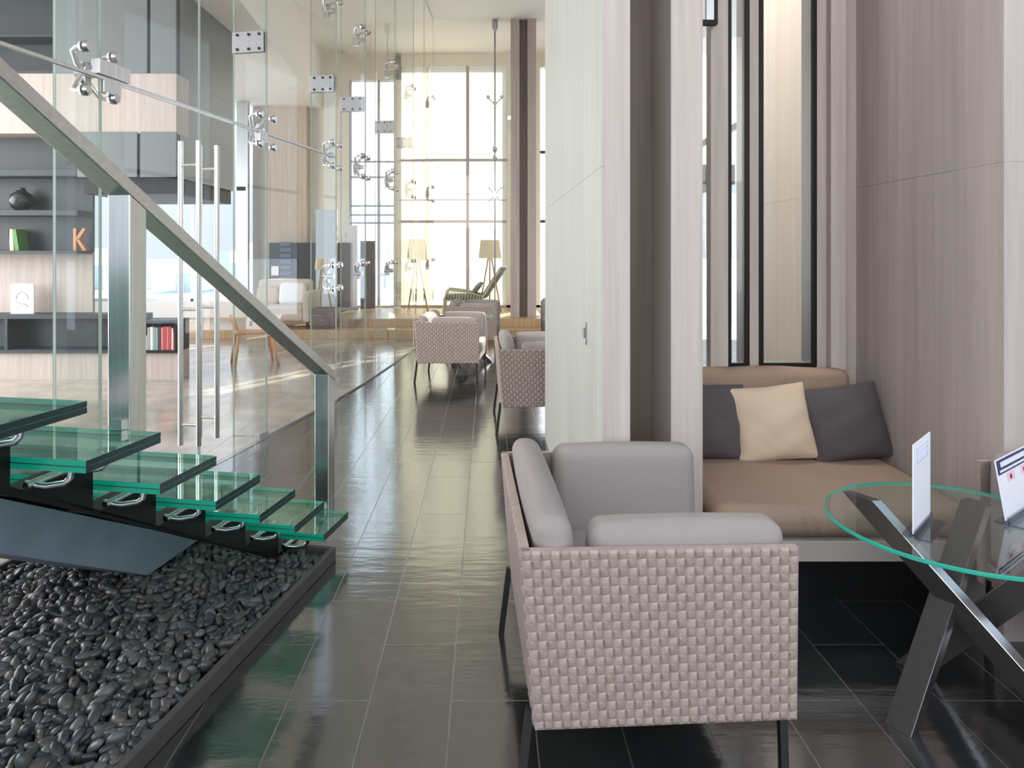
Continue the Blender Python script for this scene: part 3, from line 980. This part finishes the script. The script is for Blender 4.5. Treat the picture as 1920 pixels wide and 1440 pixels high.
def make_armchair(label):
    t = thing('armchair', label, 'armchair', (0, 0, 0), 0, 'woven lounge armchairs')
    D, W, zb, zt = .35, .435, .215, .66
    SM = [M['strand_a'], M['strand_b']]
    for sg in (-1, 1):
        weave((-D + .035, sg * W, zb), (D - .004, sg * W, zb + .012), (D, sg * W, zt), (-D, sg * W, zt), (0, sg, 0), 29, 20).build('side_panel', SM, t)
    weave((-D + .035, W - .001, zb), (-D + .035, -W + .001, zb), (-D, -W + .001, zt), (-D, W - .001, zt), (-1, 0, 0), 36, 20).build('back_panel', SM, t)
    MB().box(-D + .04, D - .02, -W + .022, W - .022, zb + .01, .30).build('seat_base', M['strand_b'], t, bevel=.006)
    MB().rbox(-.20, .345, -.30, .30, .30, .43, .03, 8, .012).build('seat_cushion', M['cush'], t, smooth=True)
    def lean(p):
        return (p[0] - .0 + (-.05) * (p[2] - .3) / .4, p[1], p[2])
    MB().rbox(-.268, -.165, -.405, .405, .30, .725, .042, 8, .014, fn=lean).build('back_cushion', M['cush'], t, smooth=True)
    for sg in (-1, 1):
        a, b = sorted((sg * .295, sg * .405))
        MB().rbox(-.168, .335, a, b, .30, .705, .038, 8, .008).build('arm_cushion', M['cush'], t, smooth=True)
    for sx_ in (-1, 1):
        for sy in (-1, 1):
            m = MB()
            xb = sx_ * .325
            xf = xb - .03 if sx_ < 0 else xb + .006
            m.bar((xb, sy * .395, zb + .03), (xf, sy * .40, .0), .02, .02, (1, 0, 0))
            m.build('leg', M['blacksteel'], t)
    return t


ch = make_armchair('nearest woven grey armchair, seen from its side in the foreground')
ch.location = (.417, 2.168, 0); ch.rotation_euler = (0, 0, math.radians(2))
R = math.radians
dup(ch, (2.10, 2.052, 0), R(180), 'woven grey armchair cut off at the right edge, across the near glass table')
dup(ch, (.415, 5.762, 0), R(1), 'woven grey armchair half hidden behind the pale near pillar')
dup(ch, (-.40, 7.86, 0), R(-6), 'woven grey armchair beside the glass wall, first of the corridor row')
dup(ch, (-.20, 10.03, 0), R(-4), 'woven grey armchair furthest along the glass wall, before the platform')
dup(ch, (1.17, 10.4, 0), R(180), 'woven armchair glimpsed in the gap between far pillar and near pillar')


# ------------------------------------------------------------------ glass tables
def make_table(label):
    t = thing('round_table', label, 'table', (0, 0, 0), 0, 'round glass tables')
    zt = .60; r = .365
    MB().lathe([(r - .003, zt - .012), (r, zt - .009), (r, zt - .003), (r - .003, zt)], 96, 1).build('tabletop', [M['tableglass'], M['tableedge']], t)
    me = t.children[0].data
    for p_ in me.polygons:
        if abs(p_.normal.z) > .99: p_.material_index = 0
    legs = [((-.185, -.02, 0), (.19, .20, zt - .016), (.45, -.85, .05)), ((.27, -.17, 0), (-.15, .26, zt - .016), (.2, -.75, .6)),
            ((.03, .28, 0), (.27, -.12, zt - .016), (-.6, .6, 1))]
    for a, b, up in legs:
        a, b = Vector(a), Vector(b); d = (b - a).normalized()
        a2, b2 = a - d * .08, b + d * .08
        m = MB().bar(a2, b2, .034, .078, up, (0, 1))
        # trim the bar level with floor and glass
        vs = [Vector(v) for v in m.v]
        out = []
        for i_, v in enumerate(vs):
            zz = 0.0 if i_ < 4 else zt - .0125
            out.append(tuple(v + d * ((zz - v.z) / d.z)))
        m.v = out
        m.build('leg', [M['legsteel'], M['legsteel_b']], t, bevel=.002)
    return t


TC = (1.405, 2.065)
tb = make_table('round glass table in front of the brown bench')
tb.location = (TC[0], TC[1], 0)
dup(tb, (-.30, 8.93, 0), R(40), 'round glass table between the two armchairs by the glass wall')
dup(tb, (1.0, 7.0, 0), R(70), 'round glass table behind the near pillar') if False else None


def card(label, base, ang, wd, ht, tilt, style):
    t = thing('table_card', label, 'card', base, ang, 'printed cards on the near glass table')
    # local x along the card, y = away from reader
    def P(x, z): return (x, math.sin(tilt) * z, math.cos(tilt) * z)
    m = MB()
    for th in (0, .002):
        pass
    c = [(0, 0), (wd, 0), (wd, ht), (0, ht)]
    f = [Vector(P(*q)) for q in c]; nrm = Vector((0, -math.cos(tilt), math.sin(tilt)))
    def sheet(mb, x0, x1, z0, z1, off, mat, th=.0006):
        q = [Vector(P(x, z)) + nrm * off for x, z in ((x0, z0), (x1, z0), (x1, z1), (x0, z1))]
        vs = [v + nrm * th for v in q] + [v - nrm * th for v in q]
        mb.add(vs, [(0, 1, 2, 3), (7, 6, 5, 4), (0, 4, 5, 1), (1, 5, 6, 2), (2, 6, 7, 3), (3, 7, 4, 0)], mat)
    sheet(m, 0, wd, .012, ht, 0, 0, .0015)
    m.build('card_sheet', [M['card']], t)
    p = MB()
    if style == 0:
        sheet(p, wd * .12, wd * .85, ht * .76, ht * .94, .0020, 0)
        for j in range(4):
            sheet(p, wd * .16, wd * (.8 - .1 * (j % 2)), ht * (.90 - .035 * j), ht * (.912 - .035 * j), .0030, 1)
        p.build('print', [M['cardblue'], M['card']], t)
    else:
        sheet(p, 0.004, wd - .004, ht * .76, ht * .985, .0020, 0)
        x = wd * .10
        rr = random.Random(3)
        while x < wd * .86:
            w_ = rr.uniform(.006, .011)
            sheet(p, x, x + w_, ht * .865, ht * .945, .0032, 1)
            x += w_ + .0025
        x = wd * .06
        while x < wd * .9:
            w_ = rr.uniform(.004, .009)
            sheet(p, x, x + w_, ht * .79, ht * .825, .0032, 1)
            x += w_ + .0018
        for q_ in range(2):
            sheet(p, wd * (.22 + .4 * q_), wd * (.44 + .4 * q_), ht * .60, ht * .74, .0022, 2)
            sheet(p, wd * (.30 + .4 * q_), wd * (.345 + .4 * q_), ht * .63, ht * .70, .0034, 3)
        p.build('print', [M['cardnavy'], M['card'], M['cardpink'], M['cardred']], t)
    h_ = MB()
    h_.box(.0, wd, -.045, -.002, 0.0005, .004); h_.box(.0, wd, .003, .03, 0.0005, .004)
    h_.box(.0, wd, -.008, -.004, .004, .022); h_.box(.0, wd, .005, .009, .004, .022)
    h_.build('holder', M['acrylic'], t)
    return t


card('white card with a faint pale blue text block, left on the near table', (1.192, 1.945, .6), R(46), .20, .262, R(0), 0)
card('white card with a navy header and white lettering, right on the near table', (1.525, 2.04, .6), R(37), .30, .185, R(9), 1)

# ------------------------------------------------------------------ built-in bench and cushions
bn = thing('bench', 'built-in brown upholstered bench under the alcove windows', 'bench', (.84, 2.6, 0))
LX = 1.86 - .84


def wrinkle(p):
    x, y, z = p
    d = 0
    if z < .445 and y < .14:
        for c, sl, a in ((.345, .20, .010), (.378, .26, .012), (.412, .16, .010), (.455, .3, .008), (.53, .35, .006)):
            xx = c + (.44 - z) * sl * 1.2
            d += a * math.exp(-((x - xx) / .011) ** 2) * min(1, max(0, (.14 - y) / .12)) * (1 if z > .33 else max(0, (z - .30) / .03))
    zz = z + .004 * math.sin(9 * x + 2) * math.sin(7 * y + 1) * (1 if z > .4 else 0)
    return (x, y - d, zz + d * .5)


MB().rbox(.016, LX - .018, .0, .80, .322, .445, .05, 26, .012, fn=wrinkle, cap=120).build('seat_cushion', M['bench'], bn, smooth=True)
MB().box(.0, LX - .001, -.005, .87, .245, .322).build('seat_board', M['benchbase'], bn, bevel=.003)
MB().box(.0, LX - .001, .22, .86, 0, .245).build('plinth', M['black'], bn)
MB().rbox(.002, LX - .10, .76, .885, .40, .83, .035, 10, .012, fn=lambda p: (p[0], p[1], p[2] + .003 * math.sin(14 * p[0]))).build('backrest', M['bench'], bn, smooth=True)


def pillow(label, loc, rz, tilt, w_, h_, th, mat, seed, roll=0.):
    rr = np.random.default_rng(seed)
    n = 26
    g = np.linspace(-1, 1, n + 1)
    vs = []; fs = []
    ph = rr.uniform(0, 6, 8)
    for side in (1, -1):
        for i in range(n + 1):
            for j in range(n + 1):
                u, v = g[i], g[j]
                pin = 1 - .07 * (1 - u * u) * 0
                x = u * w_ / 2 * (1 - .055 * (1 - u * u) * 0 - .05 * (1 - abs(v)) * abs(u) ** 3)
                z = v * h_ / 2 * (1 - .05 * (1 - abs(u)) * abs(v) ** 3)
                b = max(0, (1 - u ** 2)) ** .55 * max(0, (1 - v ** 2)) ** .55
                wr = .0045 * math.sin(5 * u + 3.2 * v + ph[0]) + .0035 * math.sin(8 * v - 4 * u + ph[1]) + .0012 * math.sin(13 * (u + v) + ph[2])
                y = side * (th / 2 * b + wr * min(1, b * 2.2) * b)
                vs.append((x, -y, z + h_ / 2 + .012 * (1 - v) * (1 - b) * 0))
    N = (n + 1) ** 2
    for side in (0, 1):
        for i in range(n):
            for j in range(n):
                q = [side * N + i * (n + 1) + j, side * N + (i + 1) * (n + 1) + j, side * N + (i + 1) * (n + 1) + j + 1, side * N + i * (n + 1) + j + 1]
                fs.append(tuple(q) if side == 0 else tuple(reversed(q)))
    o = MB().add(vs, fs).build('throw_pillow', mat, None, smooth=True, loc=loc)
    o.rotation_euler = (-tilt, roll, rz)
    bpy.context.view_layer.update()
    tag(o, label, 'pillow', 'pillows on the bench')
    return o


pillow('charcoal pillow half hidden behind the pale fin at the left of the bench', (1.02, 3.185, .452), R(-3), R(20), .36, .35, .14, M['pilg'], 1, R(1))
pillow('beige pillow in the middle of the bench', (1.335, 3.165, .450), R(2), R(18), .37, .345, .15, M['pilb'], 2, R(-5))
pillow('charcoal pillow in the right corner of the bench', (1.69, 3.175, .450), R(4), R(19), .375, .345, .15, M['pilg'], 3, R(-6))

# small flush pull on the pale pillar face
fp = thing('door_pull', 'small chrome flush pull set in the pale pillar face', 'pull', (.431, 3.03, 1.0))
MB().box(-.003, 0, -.02, .02, .0, .10).build('plate', M['steel'], fp, bevel=.001)
MB().tube([(-.012, 0, .03), (-.012, 0, .075)], .006, 8).build('grip', M['chrome'], fp)

# ------------------------------------------------------------------ shelving in the left room
SY = 7.6
sx_ = lambda px: (px - VX) * SY / F
sz = lambda py: H - (py - VY) * SY / F
sh = thing('wall_shelving', 'tall built-in shelving in dark teal and taupe wood behind the glass', 'shelving', (sx_(0), SY, 0))
ox, oy = sx_(0), SY


def shp(name, mat, boxes, bevel=.002):
    m = MB()
    for b in boxes:
        m.box(b[0] - ox, b[1] - ox, b[2] - oy, b[3] - oy, b[4], b[5])
    return m.build(name, mat, sh, bevel=bevel)


XL, X1, X2 = -6.4, sx_(145), sx_(330)
shp('upper_case', M['navy'], [(XL, sx_(103), SY + .30, SY + .34, sz(135), LZ - .003), (XL, sx_(103), SY + .02, SY + .30, sz(68), sz(62)),
                             (XL, sx_(103), SY, SY + .30, sz(137), sz(132))])
shp('wood_panel', M['wood_mid'], [(XL, X2, SY + .01, SY + .34, sz(250), sz(137)), (XL, X1, SY + .30, SY + .34, sz(590), sz(472)), (XL, X2, SY + .05, SY + .34, .0, sz(660))])
shp('niche_back', M['navy'], [(XL, X1, SY + .30, SY + .34, sz(472), sz(250))])
shp('shelf', M['navy'], [(XL, X1, SY, SY + .30, sz(330), sz(318))])
shp('shelf', M['navy'], [(XL, X1, SY, SY + .30, sz(404), sz(394))])
shp('shelf', M['navy'], [(XL, X1, SY, SY + .30, sz(476), sz(470))])
shp('low_case', M['navy'], [(XL, sx_(262), SY, SY + .30, sz(598), sz(590)), (XL, sx_(262), SY, SY + .34, sz(662), sz(656)), (XL, sx_(262), SY + .27, SY + .30, sz(656), sz(598)),
                            (sx_(255), sx_(262), SY, SY + .30, sz(656), sz(598)), (sx_(8), sx_(14), SY, SY + .27, sz(656), sz(598))])
shp('book_case', M['black'], [(sx_(262), X2, SY, SY + .34, sz(608), sz(601)), (sx_(262), X2, SY, SY + .34, sz(662), sz(657)), (sx_(262), X2, SY + .30, SY + .34, sz(657), sz(608)),
                              (X2 - .02, X2, SY, SY + .30, sz(657), sz(608))])
c1 = MB()
BD = 1.76
shp('frame_panel', M['cab'], [(sx_(103), X1, SY, SY + .34, sz(137), LZ - .003)])
for a, b in ((145, 276), (282, 330)):
    shp('cabinet_door', M['cab'], [(sx_(a), sx_(b), SY, SY + .02, sz(137), LZ - .003)], .003)
shp('upper_body', M['navy'], [(X1, X2 - .004, SY + .02, SY + .10, sz(136), LZ - .003)])
shp('upper_body', M['cab'], [(X1, X2, SY + .10, SY + BD, sz(137), LZ - .003)])
for a, b in ((145, 257), (263, 330)):
    shp('cabinet_door', M['cab'], [(sx_(a), sx_(b), SY, SY + .02, sz(332), sz(247))], .003)
shp('lower_body', M['navy'], [(X1, X2 - .004, SY + .02, SY + .10, sz(332), sz(250))])
shp('lower_body', M['cab'], [(X1, X2, SY + .10, SY + BD, sz(332), sz(250)), (X1, X2, SY + .34, SY + BD, sz(250), sz(137))])
shp('recess', M['black'], [(X1, X2 - .05, SY + .12, SY + BD, sz(362), sz(332))])

# things on the shelves
def on_shelf(px, py):
    return (sx_(px), SY + .16, sz(py))


v = MB().lathe([(.05, 0), (.10, .04), (.125, .11), (.105, .18), (.05, .22), (.035, .25), (.04, .26)], 28).build('vase', M['vase'], None, smooth=True, loc=on_shelf(22, 394))
tag(v, 'round black vase on the upper shelf at the left edge', 'vase')
for k_, (px, mt, lean, lab) in enumerate(((6, 'dark', 0, 'thin dark book standing left of the cream one'), (14, 'cream', .08, 'cream book leaning on the green one'), (24, 'green', .16, 'green book leaning on the shelf under the vase'))):
    b_ = MB().box(-.022, .022, -.09, .09, 0, .24).build('book', BOOK[mt], None, bevel=.002, loc=on_shelf(px, 470))
    b_.rotation_euler = (0, -lean, 0)
    tag(b_, lab, 'book', 'books on the niche shelf')
kk = MB()
kk.box(-.055, -.02, -.03, .03, 0, .25)
kk.bar((-.02, 0, .12), (.07, 0, .25), .036, .06, (0, 1, 0)); kk.bar((-.01, 0, .13), (.075, 0, .0), .036, .06, (0, 1, 0))
kk = kk.build('letter_ornament', M['orangewood'], None, bevel=.003, loc=on_shelf(133, 470))
tag(kk, 'wooden letter K ornament standing at the end of the niche shelf', 'ornament')
pf_ = thing('framed_print', 'white framed line drawing leaning on the low dark shelf', 'picture', (sx_(30), SY + .10, sz(590)))
MB().box(-.13, .13, 0, .02, 0, .335).build('frame', M['white'], pf_, bevel=.003)
MB().box(-.105, .105, -.002, 0, .03, .305).build('print', M['cardblue'], pf_)
m = MB(); 
m.tube([(-.07, -.004, .16), (-.05, -.004, .22), (0, -.004, .25), (.05, -.004, .22), (.07, -.004, .16)], .004, 6)
m.tube([(-.07, -.004, .14), (-.03, -.004, .12), (.03, -.004, .11), (.07, -.004, .08)], .005, 6)
m.build('drawing', M['greymetal'], pf_)
bx = sx_(270)
for k_, (mt, wb_, hb, lab) in enumerate((('white', .022, .16, 'short white book at the left end of the low bookcase row'), ('grey', .03, .25, 'grey book, second in the low bookcase row'),
        ('white', .03, .255, 'tall white book, third in the low bookcase row'), ('teal', .025, .25, 'pale teal book in the left half of the low bookcase row'),
        ('grey', .022, .245, 'grey book beside the black one in the low bookcase row'), ('dark', .03, .25, 'black book in the middle of the low bookcase row'),
        ('pink', .025, .25, 'pink book right of the black one in the low bookcase row'), ('red', .03, .26, 'tall red book in the low bookcase row'),
        ('pink', .02, .255, 'thin pink book between two red ones in the bookcase'), ('red', .028, .26, 'red book near the right end of the bookcase row'),
        ('white', .018, .24, 'thin white book near the right end of the bookcase row'), ('red', .025, .2, 'short red book at the right end of the bookcase row'))):
    b_ = MB().box(0, wb_, -.12, .07, 0, hb).build('book', BOOK[mt], None, bevel=.002, loc=(bx, SY + .14, sz(657)))
    tag(b_, lab, 'book', 'books in the low bookcase')
    bx += wb_ + .003

# ------------------------------------------------------------------ far lounge
def lamp(label, loc, shade_r, shade_h, zs, tripod):
    t = thing('floor_lamp', label, 'lamp', loc, 0, 'floor lamps')
    m = MB(); m.lathe([(shade_r, zs), (shade_r * .82, zs + shade_h)], 32, close=False)
    m.lathe([(shade_r * .82 - .004, zs + shade_h), (shade_r - .004, zs)], 32, close=False)
    m.build('lamp_shade', M['shade'], t, smooth=True)
    for k in range(3):
        a = k * 2 * math.pi / 3 + .5
        l = MB().tube([(.03 * math.cos(a), .03 * math.sin(a), zs + .03), (tripod * math.cos(a), tripod * math.sin(a), 0)], .014, 8)
        l.build('leg', M['lampwood'], t, smooth=True)
    MB().tube([(0, 0, zs), (0, 0, zs + shade_h * .7)], .02, 10).build('socket', M['steel'], t)
    return t


lamp('tripod floor lamp with cream shade behind the rattan lounger', (.035, 13.05, .29), .215, .34, 1.02, .24)
lamp('tripod floor lamp with cream shade seen through the glass wall near the corner', (-1.33, 13.0, .29), .19, .40, .98, .22)
lamp('tripod floor lamp with cream shade beside the pale sofa', (-2.98, 12.5, .15), .145, .20, .96, .2)

# rattan lounger with reclined sage cushion, side-on
lg = thing('rattan_lounger', 'pale rattan lounge chair with a reclined sage cushion on the platform', 'lounge chair', (-.30, 12.7, .29))
m = MB()
for yy in (-.3, .3):
    m.tube([(-.50, yy, .0), (-.48, yy, .30), (-.42, yy, .46), (-.1, yy, .42), (.22, yy, .34)], .018, 8)
    m.tube([(-.5, yy, .27), (-.1, yy, .25), (.22, yy, .22)], .016, 8)
    m.tube([(.2, yy, 0), (.2, yy, .32), (.52, yy, .82)], .018, 8)
for k_ in range(14):
    x = -.47 + k_ * .05
    for yy in (-.3, .3):
        m.tube([(x, yy, .27 - .003 * k_), (x + .02, yy, .45 - .008 * k_)], .008, 6)
m.tube([(-.5, -.3, .27), (-.5, .3, .27)], .016, 8); m.tube([(.52, -.3, .82), (.52, .3, .82)], .016, 8)
m.build('frame', M['rattan'], lg, smooth=True)
MB().rbox(-.48, .22, -.27, .27, .26, .36, .04, 6, .01).build('seat_cushion', M['sage'], lg, smooth=True)
MB().rbox(-.06, .06, -.27, .27, .0, .66, .045, 6, .01, fn=lambda p: (.22 + p[0] + p[2] * .56, p[1], .30 + p[2] * .86)).build('back_cushion', M['sage'], lg, smooth=True)
MB().rbox(-.05, .05, -.2, .2, .0, .26, .04, 6, .01, fn=lambda p: (.02 + p[0] + p[2] * .6, p[1], .37 + p[2] * .8)).build('small_cushion', M['sage'], lg, smooth=True)

# pale sofa, its cushions and a brown ottoman
so_ = thing('sofa', 'pale upholstered sofa on the low platform behind the glass', 'sofa', (-3.35, 11.75, .15))
MB().rbox(-.62, .30, .22, .40, .10, .80, .06, 6, .01).build('backrest', M['sofa'], so_, smooth=True)
MB().rbox(-.62, .30, -.30, .24, .12, .38, .05, 6, .01).build('seat', M['sofa'], so_, smooth=True)
MB().rbox(.28, .42, -.30, .40, .10, .62, .05, 6, .0).build('armrest', M['sofa'], so_, smooth=True)
for a, b in ((-.58, -.26), (.36, -.26), (-.58, .34), (.36, .34)):
    MB().box(a - .02, a + .02, b - .02, b + .02, 0, .13).build('leg', M['black'], so_)
c_ = MB().rbox(-.22, .22, -.06, .06, 0, .36, .05, 6, .01).build('sofa_cushion', M['white'], None, smooth=True, loc=(-3.35, 11.85, .535))
c_.rotation_euler = (R(-14), 0, 0); tag(c_, 'white striped cushion standing on the pale sofa', 'cushion', 'sofa cushions')
c_ = MB().rbox(-.18, .18, -.05, .05, 0, .30, .05, 6, .01).build('sofa_cushion', M['pilb'], None, smooth=True, loc=(-3.78, 11.86, .535))
c_.rotation_euler = (R(-14), 0, 0); tag(c_, 'smaller beige cushion left of the white one on the pale sofa', 'cushion', 'sofa cushions')
ot = thing('ottoman', 'dark brown leather ottoman block at the end of the pale sofa', 'ottoman', (-2.74, 11.65, .15))
MB().rbox(-.17, .22, -.22, .22, .04, .34, .03, 6, .005).build('seat', M['brownleather'], ot, smooth=True)
MB().box(-.15, .2, -.2, .2, 0, .06).build('base', M['black'], ot)

# orange wood chair in front of the platform
wc = thing('wooden_chair', 'orange wood easy chair with splayed legs on the pale stone floor', 'chair', (-2.95, 8.75, 0), R(25))
for a, b in (((-.20, -.2, .44), (-.25, -.24, 0)), ((.18, -.2, .42), (.26, -.24, 0)), ((-.20, .2, .44), (-.25, .24, 0)), ((.18, .2, .42), (.26, .24, 0))):
    MB().tube([a, b], [.022, .016], 10).build('leg', M['chairwood'], wc, smooth=True)
MB().rbox(-.24, .22, -.24, .24, .40, .46, .025, 6, .004).build('seat', M['chairwood'], wc, smooth=True)
MB().rbox(-.02, .02, -.23, .23, .46, .62, .018, 6, .0, fn=lambda p: (-.22 + p[0] - (p[2] - .46) * .3, p[1], p[2])).build('backrest', M['chairwood'], wc, smooth=True)

# dark low room divider with boards, banner, side cabinet
dv = thing('media_cabinet', 'dark cabinet with a blue slatted door and white boxes at the far wall', 'cabinet', (fx(500), 13.5, .15))
cx0, cx1 = (503 - VX) * 13.5 / F, (655 - VX) * 13.5 / F
cz1 = H - (455 - VY) * 13.5 / F
m = MB(); m.box(cx0 - fx(500), cx1 - fx(500), .05, .35, 0, cz1 - .15); m.build('carcass', M['navy'], dv)
xa = (524 - VX) * 13.5 / F - fx(500); xb = (545 - VX) * 13.5 / F - fx(500)
m = MB()
for k_ in range(11):
    m.box(xa, xb, .02, .05, .25 + k_ * .115, .25 + k_ * .115 + .07)
m.build('slatted_door', M['blueboard'], dv)
m = MB(); m.box(xa - .16, xa - .02, .0, .05, .82, 1.0); m.box(xa - .18, xb - .03, -.01, .05, .55, .72)
m.build('white_box', M['white'], dv)
m = MB(); m.box((592 - VX) * 13.5 / F - fx(500), (632 - VX) * 13.5 / F - fx(500), .0, .05, .1, 2.1); m.build('glass_panel', M['city'], dv)
cb = thing('curtain', 'grey folded curtain panel in the far left window', 'curtain', (fx(693), 13.95, .29))
m = MB()
prof_ = []
x0_, x1_ = fx(680) - fx(693), fx(707) - fx(693)
N_ = 40
vs = []; fs = []
for i in range(N_ + 1):
    x = x0_ + (x1_ - x0_) * i / N_
    y = .03 * math.sin(i * 1.25)
    vs += [(x, y, 0), (x, y, fz(452) - .29), (x, y + .008, 0), (x, y + .008, fz(452) - .29)]
for i in range(N_):
    a = i * 4
    fs += [(a, a + 4, a + 5, a + 1), (a + 2, a + 3, a + 7, a + 6), (a + 1, a + 5, a + 7, a + 3)]
m.add(vs, fs); m.build('cloth', M['curtain'], cb, smooth=True)
bnr = thing('roll_up_banner', 'tall white roll-up banner with small print at the far left window', 'banner', (fx(667), 13.6, .29))
MB().box(-.145, .145, 0, .006, .05, 1.66).build('banner_sheet', M['card'], bnr)
MB().box(-.15, .15, -.06, .08, 0, .05).build('base', M['greymetal'], bnr)
m = MB()
for k_ in range(9):
    m.box(-.09, -.05 + .1 * random.random(), -.003, 0, 1.2 - k_ * .1, 1.23 - k_ * .1)
m.box(-.1, -.06, -.003, 0, 1.42, 1.52)
m.build('print', M['cardpink'], bnr)
dl = thing('downlight', 'small round recessed downlight in the lower ceiling of the left room', 'downlight', (-3.52, 12.4, LZ))
MB().lathe([(.07, -.012), (.085, -.012), (.085, -.001), (.07, -.001)], 24).build('ring', M['white'], dl)

# ------------------------------------------------------------------ render settings
S.view_settings.view_transform = 'Standard'
S.view_settings.look = 'None'
S.view_settings.exposure = 0.1
S.view_settings.gamma = 1.0
S.view_settings.use_curve_mapping = False
try:
    cy = S.cycles
    cy.use_denoising = True
    cy.max_bounces = 10; cy.diffuse_bounces = 4; cy.glossy_bounces = 5; cy.transmission_bounces = 6; cy.transparent_max_bounces = 40
    cy.caustics_reflective = False; cy.caustics_refractive = False
    cy.sample_clamp_indirect = 6
except Exception:
    pass
